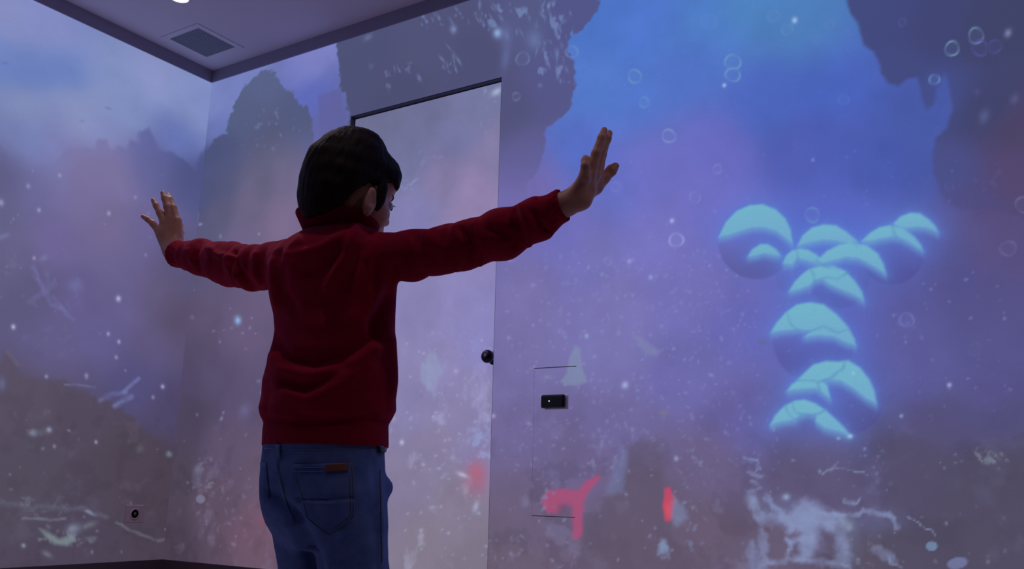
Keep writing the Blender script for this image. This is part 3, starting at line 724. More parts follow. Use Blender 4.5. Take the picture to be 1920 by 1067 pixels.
VIS = 3.5
g = .005
U = np.concatenate([refine(0, VIS, .0042, (DX0, DX1, AX0, AX1)), refine(VIS, ROOM_X, .05)[1:]])
V = np.concatenate([refine(0, .24, .04), refine(.24, H_PIC, .0042, (AZ0, AZ1, DH))[1:]])
pr = Painter(U, V, on_right); paint_right(pr)
wr = picture_grid('wall_right', U, V, pr.C, xyz_right, M_PIC, [(DX0, DX1, -1, DH), (AX0, AX1, AZ0, AZ1)])
tag(wr, 'long right wall lit by the projected underwater scene with cyan bubbles', kind='structure')

# left wall
UL = np.concatenate([refine(ROOM_Y, -1.5, .05), refine(-1.5, 0, .0048)[1:]])
VL = np.concatenate([refine(0, .24, .04), refine(.24, H_PIC, .0048)[1:]])
pl = Painter(UL, VL, on_left); paint_left(pl)
wl = picture_grid('wall_left', UL, VL, pl.C, xyz_left, M_PIC, flip=True)
tag(wl, 'left wall lit by the projected cloudy sky and misty woods', kind='structure')

# shell behind the picture surfaces
def struct(o, label=None): return tag(o, label, kind='structure')
struct(boxes('wall_back', [(0, ROOM_X, ROOM_Y - .1, ROOM_Y, 0, H_CEIL)], M_DARKWALL), 'dark wall behind the viewer')
struct(boxes('wall_near', [(ROOM_X, ROOM_X + .1, ROOM_Y, 0, 0, H_CEIL)], M_DARKWALL), 'dark wall at the right end of the room')
struct(boxes('floor', [(-.1, ROOM_X + .1, ROOM_Y - .1, .15, -.1, 0)], M_FLOOR), 'grey floor, made pale to bounce light up to the ceiling')
LX, LY = on_ceil(337, -5)
def ceiling_with_hole():
    vx0, vx1, vy0, vy1 = .098, .300, -.327, -.116
    R = .034
    V_, F_ = [], []
    xs = sorted([-.1, vx0, vx1, LX - R, LX + R, ROOM_X + .1]); ys = sorted([ROOM_Y - .1, LY - R, LY + R, vy0, vy1, .15])
    L = []
    for a, b in zip(xs[:-1], xs[1:]):
        for c, d in zip(ys[:-1], ys[1:]):
            mx_, my_ = (a + b) / 2, (c + d) / 2
            if (vx0 < mx_ < vx1 and vy0 < my_ < vy1) or (abs(mx_ - LX) < R and abs(my_ - LY) < R): continue
            n_ = len(V_); V_ += [(a, c, H_CEIL), (a, d, H_CEIL), (b, d, H_CEIL), (b, c, H_CEIL)]; F_.append((n_, n_ + 1, n_ + 2, n_ + 3))
    v, f = box_geo(-.1, ROOM_X + .1, ROOM_Y - .1, .15, H_CEIL + .12, H_CEIL + .2)
    n_ = len(V_); V_ += v; F_ += [tuple(i + n_ for i in q) for q in f]
    return mesh_py('ceiling', V_, F_, M_CEIL)
struct(ceiling_with_hole(), 'plain pale ceiling')
struct(boxes('trim_1', [(-.1, .006, ROOM_Y, .1, H_PIC, H_CEIL)], M_TRIM), 'dark band between left wall and ceiling')
struct(boxes('trim_2', [(.006, ROOM_X, -.006, .1, H_PIC, H_CEIL)], M_TRIM), 'dark band between right wall and ceiling')
struct(boxes('baseboard_left', [(.0005, .012, ROOM_Y, -.012, 0, H_BASE)], M_BASE), 'dark skirting along the left wall')
struct(boxes('baseboard_right', [(.0005, DX0 - .012, -.012, -.0005, 0, H_BASE), (DX1 + .012, ROOM_X, -.012, -.0005, 0, H_BASE)], M_BASE), 'dark skirting along the right wall')

# door: leaf set back in a dark lined opening
dr = bpy.data.objects.new('door_1', None); link(dr); dr.location = ((DX0 + DX1) / 2, 0, 0)
struct(dr, 'flush door in the right wall, paler than the wall around it')
def par(o, root):
    o.parent = root
    o.matrix_parent_inverse = Matrix.Translation(root.location).inverted()
    return o
JT, DEP = .004, .022
par(boxes('frame', [(DX0, DX0 + JT, 0.0, .06, 0, DH), (DX1 - .0012, DX1, 0.0, .06, 0, DH), (DX0 + JT, DX1 - .0012, 0.0, .06, DH - JT, DH), (DX0, DX1, .06, .07, 0, DH)], M_JAMB), dr)
DU = refine(DX0 + JT + .003, DX1 - .0014, .0045)
DV = np.concatenate([refine(.008, .24, .04), refine(.24, DH - JT - .004, .0045)[1:]])
pd = Painter(DU, DV, on_right); paint_door(pd)
leaf = picture_grid('door_leaf', DU, DV, pd.C, lambda u, v: np.stack([u, np.full_like(u, DEP), v], 1), M_DOORPIC)
par(leaf, dr)
par(boxes('door_core', [(DU[0], DU[-1], DEP + .0006, DEP + .034, .008, DV[-1])], M_GREY), dr)
q = on_right(914, 673)
kn = lathe('door_knob', [(.0, -.058), (.014, -.0575), (.021, -.052), (.0235, -.044), (.022, -.036), (.014, -.028), (.009, -.022), (.009, -.006)], (q[0] + .014, DEP, q[1] + .005), (0, 1, 0), M_METAL)
par(kn, dr); kn['label'] = 'dark round knob near the right edge of the door'
ro = lathe('rose', [(.009, -.008), (.022, -.007), (.025, -.003), (.025, 0.0)], (q[0] + .014, DEP, q[1] + .005), (0, 1, 0), M_METAL); 
par(ro, dr)

# access panel with its black latch
AU, AV = refine(AX0 + .0001, AX1 - .0001, .0042), refine(AZ0 + .0022, AZ1 - .0026, .0042)
ap = bpy.data.objects.new('access_panel', None); link(ap); ap.location = ((AX0 + AX1) / 2, 0, AZ0)
tag(ap, 'flush access panel in the right wall with a small black latch', 'panel')
ju = np.searchsorted(U, AU).clip(0, len(U) - 1); jv = np.searchsorted(V, AV).clip(0, len(V) - 1)
pan = picture_grid('panel', AU, AV, pr.C[np.ix_(jv, ju)], lambda u, v: np.stack([u, np.full_like(u, .0006), v], 1), M_PIC); par(pan, ap)
par(boxes('recess', [(AX0, AX1, .0004, .05, AZ1 - .001, AZ1 + .002), (AX0, AX1, .0004, .05, AZ0 - .002, AZ0 + .001), (AX0, AX1, .012, .05, AZ0, AZ1)], M_JAMB), ap)
q0, q1 = on_right(1020, 742), on_right(1065, 765)
par(boxes('latch_plate', [(q0[0] + .006, q1[0] + .002, -.006, .0004, q1[1] - .004, q0[1] - .001)], M_GREY, b=.0025), ap)
lt = par(boxes('latch', [(q0[0] - .003, q1[0] - .006, -.018, -.004, q1[1] + .000, q0[1] + .001)], M_BLACK, b=.006), ap)
lt['label'] = 'black rounded latch body'
ql = on_right(1035, 753)
par(lathe('indicator', [(.0025, -.0192), (.0022, -.0182), (.0022, -.017)], (ql[0], 0, ql[1]), (0, 1, 0), M_LED, seg=12), ap)

# socket on the left wall
sk = bpy.data.objects.new('wall_socket', None); link(sk)
s0, s1 = on_left(233, 950), on_left(268, 977)
sk.location = (0, (s0[0] + s1[0]) / 2, (s0[1] + s1[1]) / 2)
tag(sk, 'square pale power socket low on the left wall', 'socket')
cy, cz, hs = sk.location.y, sk.location.z, .043
M_SOCK = mat_simple('socket_plastic', rgb(176, 158, 172), .45, noise=.03)
par(boxes('plate', [(.0006, .009, cy - hs, cy + hs, cz - hs * .85, cz + hs * .85)], M_SOCK, b=.003), sk)
par(lathe('socket_rim', [(.022, .0), (.022, .0105), (.019, .0112), (.017, .009), (.0, .009)], (0.0, cy, cz), (1, 0, 0), M_SOCK), sk)
par(lathe('socket_well', [(.007, .0), (.007, .0095), (.0, .0096)], (0.0, cy, cz), (1, 0, 0), M_JAMB), sk)

# ceiling vent
vt = bpy.data.objects.new('ceiling_vent', None); link(vt); vt.location = (.199, -.2215, H_CEIL)
tag(vt, 'square grey vent grille in a white frame near the ceiling corner', 'vent')
x0, x1, y0, y1 = .098, .300, -.327, -.116
fr = .024
par(boxes('frame', [(x0 - fr, x0 + .004, y0 - fr, y1 + fr, H_CEIL - .0028, H_CEIL - .0004), (x1 - .004, x1 + fr, y0 - fr, y1 + fr, H_CEIL - .0028, H_CEIL - .0004), (x0 + .004, x1 - .004, y0 - fr, y0 + .004, H_CEIL - .0028, H_CEIL - .0004), (x0 + .004, x1 - .004, y1 - .004, y1 + fr, H_CEIL - .0028, H_CEIL - .0004)], M_VENTF, b=.001), vt)
L = [(x0 + .004, x1 - .004, y0 + .004, y1 - .004, H_CEIL + .008, H_CEIL + .014)]
for k in range(24):
    yy = y0 + .008 + k * (y1 - y0 - .016) / 23
    L.append((x0 + .004, x1 - .004, yy - .0016, yy + .0016, H_CEIL - .003, H_CEIL + .009))
par(boxes('grille', L, M_VENT), vt)

# recessed downlights (one shows at the top of the photograph; the others are unseen, those near the boy added to light him)
def downlight(x, y, label, gain=1.0):
    r = bpy.data.objects.new('ceiling_downlight', None); link(r); r.location = (x, y, H_CEIL)
    tag(r, label, 'lamp')
    par(lathe('trim_ring', [(.034, -.0002), (.0345, -.0002), (.046, -.0005), (.046, -.003), (.036, -.006), (.033, -.002), (.033, .03)], (x, y, H_CEIL), (0, 0, 1), M_VENTF), r)
    par(lathe('lens', [(.0, -.012), (.014, -.011), (.026, -.007), (.033, -.001), (.033, .004)], (x, y, H_CEIL), (0, 0, 1), M_LAMP), r)
    ld = bpy.data.lights.new('downlight', 'SPOT'); ld.energy = LAMP_POWER * gain; ld.color = LAMP_COLOR
    ld.spot_size = math.radians(118); ld.spot_blend = .8; ld.shadow_soft_size = .03
    lo = bpy.data.objects.new('downlight_beam', ld); link(lo, r); lo.location = (0, 0, -.03)
    return r
downlight(LX, LY, 'small glowing round downlight in the ceiling near the vent', 2.6)
for (x, y, nm, gn) in ((2.25, -1.64, 'unseen round downlight added behind the boy to light his back and shoulders', .62), (1.2, -.95, 'unseen round downlight added above the left hand to light the left sleeve', 1.7), (3.9, -1.2, 'round ceiling downlight towards the right end of the room', 1.0)):
    downlight(x, y, nm, gn)

# ------------------------------------------------------------------ signed-distance modelling of the boy
class Grid:
    def __init__(s, X, Y, Z):
        s.ax = [np.asarray(a, np.float32) for a in (X, Y, Z)]
        s.D = np.full([len(a) for a in s.ax], .5, np.float32)

    def sl(s, lo, hi):
        return tuple(slice(max(0, np.searchsorted(a, l) - 1), np.searchsorted(a, h) + 1) for a, l, h in zip(s.ax, lo, hi))

    def pts(s, w_):
        return np.stack(np.meshgrid(*[a[q] for a, q in zip(s.ax, w_)], indexing='ij'), -1)

    def add(s, fn, lo, hi, k=.01, pad=.03):
        w_ = s.sl(np.asarray(lo) - pad, np.asarray(hi) + pad)
        if min(q.stop - q.start for q in w_) <= 0: return
        s.D[w_] = smin(s.D[w_], fn(s.pts(w_)).astype(np.float32), k)

    def sub(s, fn, lo, hi, k=.004, pad=.01):
        w_ = s.sl(np.asarray(lo) - pad, np.asarray(hi) + pad)
        s.D[w_] = -smin(-s.D[w_], fn(s.pts(w_)).astype(np.float32), k)

    def cone(s, a, b, ra, rb, k=.01):
        a, b = np.asarray(a, float), np.asarray(b, float); r = max(ra, rb)
        s.add(lambda q: cap(q, a, b, ra, rb), np.minimum(a, b) - r, np.maximum(a, b) + r, k)

def smin(a, b, k):
    h = np.clip(.5 + .5 * (b - a) / k, 0, 1)
    return b * (1 - h) + a * h - k * h * (1 - h)

def cap(q, a, b, ra, rb):
    e = b - a; L = e @ e + 1e-12
    d = q - a
    t = np.clip((d @ e) / L, 0, 1)
    return np.linalg.norm(d - t[..., None] * e, axis=-1) - (ra + (rb - ra) * t)

def ell(q, c, R, rad):
    """q world, c centre, R rows = local axes, rad radii"""
    l = (q - c) @ np.asarray(R).T / np.asarray(rad)
    n = np.linalg.norm(l, axis=-1)
    g_ = np.linalg.norm(l / np.asarray(rad), axis=-1) + 1e-9
    return n * (n - 1) / g_

def surface(g):
    """naive surface nets of the grid's zero level: vertices, quads"""
    D = g.D; S = D < 0
    nx, ny, nz = D.shape
    c = np.zeros((nx - 1, ny - 1, nz - 1), np.int8)
    for i in (0, 1):
        for j in (0, 1):
            for k in (0, 1):
                c += S[i:nx - 1 + i, j:ny - 1 + j, k:nz - 1 + k]
    act = np.argwhere((c > 0) & (c < 8))
    idx = np.full(c.shape, -1, np.int32); idx[tuple(act.T)] = np.arange(len(act))
    acc = np.zeros((len(act), 3)); cnt = np.zeros(len(act))
    cor = [(i, j, k) for i in (0, 1) for j in (0, 1) for k in (0, 1)]
    for a in cor:
        for ax in range(3):
            if a[ax]: continue
            b = list(a); b[ax] = 1
            da = D[act[:, 0] + a[0], act[:, 1] + a[1], act[:, 2] + a[2]]; db = D[act[:, 0] + b[0], act[:, 1] + b[1], act[:, 2] + b[2]]
            m_ = (da < 0) != (db < 0)
            t = np.where(m_, da / np.where(m_, da - db, 1), 0)
            p_ = np.repeat(np.array([a], float), len(act), 0); p_[:, ax] += t
            acc[m_] += p_[m_]; cnt[m_] += 1
    loc = acc / cnt[:, None] + act
    V_ = np.stack([np.interp(loc[:, i], np.arange(len(g.ax[i])), g.ax[i]) for i in range(3)], 1)
    Q = []
    for ax in range(3):
        s0 = [slice(None)] * 3; s1 = [slice(None)] * 3
        s0[ax] = slice(0, -1); s1[ax] = slice(1, None)
        A, B = S[tuple(s0)], S[tuple(s1)]
        e = np.argwhere(A != B)
        o1, o2 = (ax + 1) % 3, (ax + 2) % 3
        e = e[(e[:, o1] > 0) & (e[:, o2] > 0) & (e[:, o1] < c.shape[o1]) & (e[:, o2] < c.shape[o2])]
        if not len(e): continue
        def at(d1, d2):
            f_ = e.copy(); f_[:, o1] -= d1; f_[:, o2] -= d2
            return idx[tuple(f_.T)]
        q_ = np.stack([at(1, 1), at(0, 1), at(0, 0), at(1, 0)], 1)
        fl = ~A[tuple(e.T)]
        q_[fl] = q_[fl][:, ::-1]
        Q.append(q_)
    return V_, np.concatenate(Q)

def relax(V_, Q, n=1, lam=.5):
    for _ in range(n):
        s_ = np.zeros_like(V_); c_ = np.zeros(len(V_))
        for a, b in ((0, 1), (1, 2), (2, 3), (3, 0)):
            np.add.at(s_, Q[:, a], V_[Q[:, b]]); np.add.at(s_, Q[:, b], V_[Q[:, a]])
            np.add.at(c_, Q[:, a], 1); np.add.at(c_, Q[:, b], 1)
        V_ = V_ + lam * (s_ / c_[:, None] - V_)
    return V_

def normals(V_, Q):
    n = np.cross(V_[Q[:, 2]] - V_[Q[:, 0]], V_[Q[:, 3]] - V_[Q[:, 1]])
    N = np.zeros_like(V_)
    for k in range(4): np.add.at(N, Q[:, k], n)
    return N / (np.linalg.norm(N, axis=1, keepdims=True) + 1e-12)

def wob(q, seed, freq, n=7):
    rs = np.random.RandomState(seed); s_ = 0
    for _ in range(n):
        k = rs.normal(size=3); k *= freq * rs.uniform(.6, 1.5) / np.linalg.norm(k)
        s_ = s_ + np.sin(q @ k + rs.uniform(0, 6.28))
    return s_ / n

def seg_dist(x, y, L):
    best = np.full(x.shape, 1e9); side = np.zeros(x.shape)
    for (ax_, ay_), (bx_, by_) in zip(L[:-1], L[1:]):
        ex, ey = bx_ - ax_, by_ - ay_; LL = ex * ex + ey * ey
        t = np.clip(((x - ax_) * ex + (y - ay_) * ey) / LL, 0, 1)
        d = np.hypot(x - ax_ - t * ex, y - ay_ - t * ey)
        best = np.minimum(best, d)
    return best

#BOY_BEGIN
BD = 1.80                                   # distance of the boy's trunk along the view axis
AXIS = P(620, 700, BD)[:2]
_vh = np.array([-math.sin(YAW), math.cos(YAW), 0.])
_k = float(ray(620, 700) @ _vh)
def B(px, py, d):                           # point behind photo point (px, py) at horizontal distance d (metres of the boy's plane)
    r_ = ray(px, py)
    return CAM + r_ * (d * _k / float(r_ @ _vh))
A_B = 0.05                                  # the trunk faces almost square to the right wall
RB = np.array([math.cos(A_B), math.sin(A_B), 0.]); FB = np.array([-math.sin(A_B), math.cos(A_B), 0.]); UP = np.array([0, 0, 1.])
def zb(py):                                 # height on the boy's axis that shows at photo row py
    lo, hi = -1., 3.
    for _ in range(40):
        mid = (lo + hi) / 2
        y = project(np.array([[AXIS[0], AXIS[1], mid]]))[1][0]
        if y > py: lo = mid
        else: hi = mid
    return (lo + hi) / 2
def pxx(z):                                 # photo column of the axis at height z
    return project(np.array([[AXIS[0], AXIS[1], z]]))[0][0]
def Lb(r, f, z): return np.array([AXIS[0], AXIS[1], 0]) + RB * r + FB * f + UP * z
SC = F / BD
CA = math.cos(YAW - A_B); SA = math.sin(YAW - A_B)

def profile(rows, ratio):
    """rows (py, left px, right px) -> z, half width a, half depth b, centre shift along view right"""
    z, a, b, c = [], [], [], []
    for py, l, r, *k in rows:
        zz = zb(py); rt = k[0] if k else ratio
        hw = (r - l) / 2 / SC
        aa = hw / math.sqrt(CA * CA + (rt * SA) ** 2)
        z.append(zz); a.append(aa); b.append(aa * rt); c.append(((l + r) / 2 - pxx(zz)) / SC)
    o = np.argsort(z)
    return [np.array(v)[o] for v in (z, a, b, c)]

def trunk(prof, grow=0.0):
    z_, a_, b_, c_ = prof
    right = np.array([math.cos(YAW), math.sin(YAW), 0.])
    def fn(q):
        z = q[..., 2]
        a = np.interp(z, z_, a_) + grow; b = np.interp(z, z_, b_) + grow; c = np.interp(z, z_, c_)
        d = q - np.array([AXIS[0], AXIS[1], 0]) - c[..., None] * right
        x, y = d @ RB, d @ FB
        e = np.sqrt((x / a) ** 2 + (y / b) ** 2) + 1e-6
        d2 = (e - 1) * np.hypot(x, y) / e
        return np.maximum(d2, np.maximum(z - z_[-1] - grow, z_[0] - grow - z))
    return fn

SW_ROWS = [(838, 490, 729, .80), (812, 491, 729, .80), (795, 493, 729, .80), (782, 486, 737, .80), (768, 483, 744, .80), (745, 487, 744, .78), (715, 488, 748, .76), (690, 493, 748), (665, 499, 747), (640, 506, 746), (620, 509, 745), (590, 506, 746), (560, 498, 748), (530, 493, 751), (500, 492, 752), (478, 500, 748), (462, 515, 738), (448, 537, 724), (436, 560, 708), (426, 574, 698), (419, 582, 692)]
swp = profile(SW_ROWS, .72)

# arm joints from the photo, with their distances
SHL, ELL, WRL = B(520, 492, 1.865), B(428, 494, 1.98), B(322, 471, 2.12)
SHR, ELR, WRR = B(722, 478, 1.745), B(890, 452, 1.68), B(1062, 384, 1.60)
NECK0, NECK1 = B(634, 455, 1.80), B(650, 392, 1.785)
HD = B(655, 342, 1.785)
HY, HP = YAW - math.radians(46), math.radians(-13)
HF = np.array([-math.sin(HY) * math.cos(HP), math.cos(HY) * math.cos(HP), math.sin(HP)])
HR_ = np.array([math.cos(HY), math.sin(HY), 0.]); HU = np.cross(HR_, HF)
HM = np.stack([HR_, HF, HU])               # rows: head right, forward, up
def Lh(x, y, z): return HD + x * HR_ + y * HF + z * HU
def hloc(q): return (q - HD) @ HM.T

person = bpy.data.objects.new('person', None); link(person); person.location = (AXIS[0], AXIS[1], 0)
tag(person, 'boy in red sweater and blue jeans with both arms outstretched, seen from behind', 'person')

# ---- body: one continuous surface
hl, hr = B(310, 415, 2.13), B(1105, 320, 1.58)
def fine(lo, hi, step, zones, fs):
    out = [lo]
    while out[-1] < hi:
        x = out[-1]
        out.append(x + (fs if any(a <= x <= b for a, b in zones) else step))
    return out
# work in a frame turned with the camera so that the grid stays small
TH = YAW
RT = np.array([[math.cos(TH), math.sin(TH), 0], [-math.sin(TH), math.cos(TH), 0], [0, 0, 1.]])
def T(q): return RT @ np.asarray(q)
def Tb(V_): return V_ @ RT
tl, tr, th_ = T(hl), T(hr), T(HD)
allp = np.stack([T(x) for x in (hl, hr, HD, Lb(0, .2, 0), Lb(0, -.2, 0), SHL, SHR)])
gx = fine(allp[:, 0].min() - .09, allp[:, 0].max() + .09, .0052, [(tl[0] - .065, tl[0] + .06), (tr[0] - .06, tr[0] + .075)], .0021)
gy = fine(allp[:, 1].min() - .10, allp[:, 1].max() + .10, .0052, [(tl[1] - .05, tl[1] + .05), (tr[1] - .05, tr[1] + .06)], .0024)
gz = fine(0.0, th_[2] + .16, .0055, [(tl[2] - .085, max(th_[2] + .03, tr[2] + .10))], .0026)
G = Grid(gx, gy, gz)
def wfn(fn): return lambda q: fn(q @ RT)     # evaluate a world-space function on turned points
def addw(fn, c, R, k=.012):
    c = T(c); G.add(wfn(fn), c - R, c + R, k)
def coneG(a, b, ra, rb, k=.01): G.cone(T(a), T(b), ra, rb, k)

body_rows = [(r[0],) + tuple(r[1:]) for r in SW_ROWS if r[0] <= 838]
bp_ = trunk(profile([(955, 545, 690, .7), (920, 520, 705, .8), (880, 502, 718, .8)] + SW_ROWS, .72), -.020)
c0 = T(Lb(0, 0, .9)); G.add(wfn(bp_), c0 - np.array([.2, .2, .45]), c0 + np.array([.2, .2, .45]), .01)
Z_CR = zb(1010)
LEGS = {}
for s_, hipx, knx, anx in ((1, .066, .060, .058), (-1, -.062, -.050, -.046)):
    hip, kn_, an = (B(652, 950, 1.765), B(667, 1110, 1.765), Lb(anx, -.012, .075)) if s_ > 0 else (B(566, 950, 1.835), B(590, 1110, 1.85), Lb(anx, .0, .075))
    LEGS[s_] = (hip, kn_, an)
    coneG(hip, kn_, .050, .041, .02); coneG(kn_, an, .040, .030, .015)
    coneG(an, Lb(anx, .11, .03), .030, .022, .015); coneG(an, Lb(anx, -.03, .03), .028, .024, .015)
for sh, el, wr_, in ((SHL, ELL, WRL), (SHR, ELR, WRR)):
    coneG(sh, el, .030, .029, .02); coneG(el, wr_, .030, .0215, .012)
coneG(NECK0, NECK1, .047, .045, .03)
# head
for c, rad, k in (((0, -.006, .018), (.067, .084, .076), .01), ((0, .034, -.048), (.055, .060, .066), .03), ((0, .050, -.088), (.030, .040, .026), .025), ((0, .066, .020), (.052, .030, .035), .03), ((.034, .060, -.050), (.024, .026, .024), .02), ((-.034, .060, -.050), (.024, .026, .024), .02)):
    cw = Lh(*c); addw(lambda q, cw=cw, rad=rad: ell(q, cw, HM, rad), cw, max(rad) + .01, k)
coneG(Lh(0, .088, -.012), Lh(0, .104, -.040), .0075, .0105, .012); coneG(Lh(-.010, .094, -.045), Lh(.010, .094, -.045), .007, .007, .008)
for s_ in (1, -1):
    c = Lh(s_ * .030, .097, -.018)
    cc_ = T(c); G.sub(wfn(lambda q, c=c: ell(q, c, HM, (.018, .010, .011))), cc_ - .02, cc_ + .02, .008)
coneG(Lh(-.018, .090, -.070), Lh(.018, .090, -.070), .0062, .0062, .007); coneG(Lh(-.015, .089, -.081), Lh(.015, .089, -.081), .0068, .0068, .006)
ss_ = T(Lh(0, .098, -.0755)); G.sub(wfn(lambda q: ell(q, Lh(0, .098, -.0755), HM, (.022, .010, .0018))), ss_ - .025, ss_ + .025, .003)
for s_ in (1, -1):                           # ears
    er = np.stack([HR_ * .92 + HF * -.39 * s_, HF * .92 + HR_ * .39 * s_, HU])
    c = Lh(s_ * .077, .010, -.052)
    addw(lambda q, c=c, er=er: ell(q, c, er, (.0070, .0130, .0285)), c, .04, .006)
    c2 = Lh(s_ * .072, .016, -.058); addw(lambda q, c2=c2: ell(q, c2, HM, (.010, .012, .018)), c2, .03, .01)
    c3 = T(Lh(s_ * .086, .015, -.050)); G.sub(wfn(lambda q, s_=s_: ell(q, Lh(s_ * .086, .015, -.050), HM, (.0065, .008, .018))), c3 - .03, c3 + .03, .004)
    coneG(Lh(s_ * .074, .014, -.079), Lh(s_ * .072, .016, -.075), .0075, .007, .005)

# ---- hands
def chain(pts, rads, k=.004):
    for a, b, ra, rb in zip(pts[:-1], pts[1:], rads[:-1], rads[1:]): coneG(a, b, ra, rb, k)
# right hand: pushed out flat, little-finger side towards the viewer, thumb beyond
HRW = WRR
def R3(px, py, d): return B(px, py, d)
w0 = R3(1048, 386, 1.605)
coneG(w0, R3(1076, 374, 1.60), .0225, .0205, .01)
coneG(R3(1074, 376, 1.595), R3(1096, 332, 1.575), .0175, .0105, .010)     # little-finger edge of the palm
coneG(R3(1080, 370, 1.605), R3(1105, 328, 1.59), .019, .0115, .010)
coneG(R3(1084, 366, 1.615), R3(1113, 328, 1.605), .019, .012, .010)
coneG(R3(1088, 362, 1.625), R3(1119, 330, 1.62), .0175, .0115, .010)
coneG(R3(1092, 374, 1.60), R3(1103, 356, 1.60), .0185, .015, .012)      # heel of the hand
coneG(R3(1088, 372, 1.62), R3(1116, 350, 1.635), .0165, .0135, .012)      # ball of the thumb
chain([R3(1116, 350, 1.635), R3(1132, 334, 1.640), R3(1146, 320, 1.642), R3(1154, 312, 1.642)], [0.0153, 0.0111, 0.0102, 0.0075], .005)
chain([R3(1096, 332, 1.572), R3(1098, 312, 1.568), R3(1098, 302, 1.574), R3(1098, 297, 1.584)], [0.0108, 0.0084, 0.0079, 0.0066])
chain([R3(1105, 328, 1.59), R3(1118, 288, 1.588), R3(1128, 259, 1.592), R3(1133, 244, 1.598)], [0.0118, 0.0089, 0.0077, 0.0061])
chain([R3(1113, 328, 1.605), R3(1126, 285, 1.606), R3(1138, 260, 1.612), R3(1142, 250, 1.618)], [0.0118, 0.0093, 0.0081, 0.0066])
chain([R3(1119, 330, 1.62), R3(1128, 290, 1.624), R3(1137, 263, 1.630), R3(1140, 252, 1.636)], [0.0115, 0.0090, 0.0079, 0.0063])
# left hand: back of the hand to the viewer, fingers spread
coneG(B(334, 470, 2.105), B(322, 458, 2.125), .0205, .0200, .01)
for a, b, ra, rb in (((316, 462, 2.128), (300, 434, 2.130), .0165, .0115), ((320, 460, 2.128), (309, 419, 2.132), .017, .0115), ((325, 458, 2.128), (320, 412, 2.132), .0165, .0115), ((330, 455, 2.126), (332, 415, 2.128), .0165, .0115)):
    coneG(B(*a), B(*b), ra, rb, .010)
coneG(B(311, 452, 2.13), B(306, 440, 2.13), .012, .012, .012)
chain([B(298, 433, 2.130), B(287, 420, 2.134), B(277, 411.5, 2.138), B(268, 406, 2.142)], [.0095, .0076, .0066, .0052])
chain([B(308, 418, 2.132), B(300, 400, 2.134), B(292.5, 385.5, 2.138), B(287, 375, 2.144)], [.0100, .0080, .0070, .0056])
chain([B(319, 411, 2.132), B(313.5, 388, 2.132), B(308.5, 372, 2.136), B(305, 361.5, 2.142)], [.0102, .0084, .0073, .0058])
chain([B(331, 414, 2.128), B(325, 390, 2.136), B(319, 374, 2.145), B(315, 365, 2.152)], [.0102, .0082, .0070, .0055])
chain([B(332, 448, 2.13), B(336, 436, 2.155), B(336, 424, 2.178), B(333, 415, 2.192)], [.0135, .0105, .0090, .0066], .006)
V_, Q_ = surface(G); V_ = Tb(V_)
del G
body = mesh_np('body', V_, Q_, M_SKIN, person, True)
body.matrix_parent_inverse = Matrix.Translation(person.location).inverted()
def child(o, root):
    o.parent = root
    if root is person:
        o.matrix_parent_inverse = Matrix.Translation(person.location).inverted()
    return o

# eyes
for s_ in (1, -1):
    bm_ = lathe('eye', [(0, -.0098), (.005, -.0085), (.0085, -.005), (.0098, 0), (.0085, .005), (.005, .0085), (0, .0098)], Lh(s_ * .030, .084, -.018), HF, M_EYE, seg=20); child(bm_, person)
    ii = lathe('iris', [(.0062, .0074), (.0060, .0092), (.003, .0101), (0, .0102)], Lh(s_ * .030, .084, -.018), HF - .25 * HU, M_IRIS, seg=16); child(ii, bm_)
    V__, F__ = [], []
    for k in range(9):
        u_ = -1 + k / 4
        b_ = Lh(s_ * .030 + u_ * .012, .0935 - .004 * u_ * u_, -.0155 - .004 * u_ * u_)
        n_ = len(V__); V__ += [b_ - HR_ * .0010, b_ + HR_ * .0010, b_ + HF * .0045 - HU * .0012 + HU * .0012 * 0 + s_ * HR_ * .0020 * (u_ + .6), b_ + HU * .0012]
        F__ += [(n_, n_ + 1, n_ + 2), (n_ + 1, n_ + 3, n_ + 2), (n_ + 3, n_, n_ + 2), (n_, n_ + 3, n_ + 1)]
    el_ = mesh_py('eyelashes', V__, F__, M_HAIR); child(el_, bm_)
    eb = tube('eyebrow', [Lh(s_ * (.014 + .008 * k), .0965 - .0022 * k * k * .6, -.000 + .003 * math.sin(k * .9)) for k in range(5)], [.0008, .0017, .0018, .0015, .0008], M_HAIR); child(eb, person)

# ---- hair
gr = np.arange(-.16, .16, .0026)
GH = Grid(gr, gr, gr)                        # in head space
I3 = np.eye(3)
q = GH.pts((slice(None),) * 3)
th = np.arctan2(q[..., 0], q[..., 1] + .03)
zl = np.interp(q[..., 1], [-.12, -.06, -.046, -.034, -.020, .006, .030, .050, .070, .095, .13], [-.112, -.108, -.098, -.080, -.045, -.014, -.006, .012, .016, .012, .012])
d = ell(q, np.array([0, -.006, .016]), I3, (.0790, .0925, .0935))
d = smin(d, ell(q, np.array([0, -.038, -.036]), I3, (.0730, .055, .078)), .03)          # back of the head down to the nape
d = smin(d, ell(q, np.array([.008, .057, .040]), I3, (.057, .039, .040)), .025)         # fringe brushed forward
d = smin(d, ell(q, np.array([.042, .059, .020]), I3, (.025, .025, .026)), .02)
d = smin(d, ell(q, np.array([-.004, .000, .088]), I3, (.052, .050, .030)), .02)         # raised crown
strand = np.sin(th * 34 + 9 * q[..., 2] * 10 + 3 * np.sin(th * 5)) * .0004 + wob(q, 5, 130) * .0030 + wob(q * np.array([1, 1, .35]), 8, 420) * .0013
d = d + strand * np.clip((q[..., 2] + .12) / .06, 0, 1)
tips = wob(q * np.array([1, 1, .2]), 11, 420) * .006
GH.D = -smin(-d, -(zl + tips - q[..., 2]), .006)
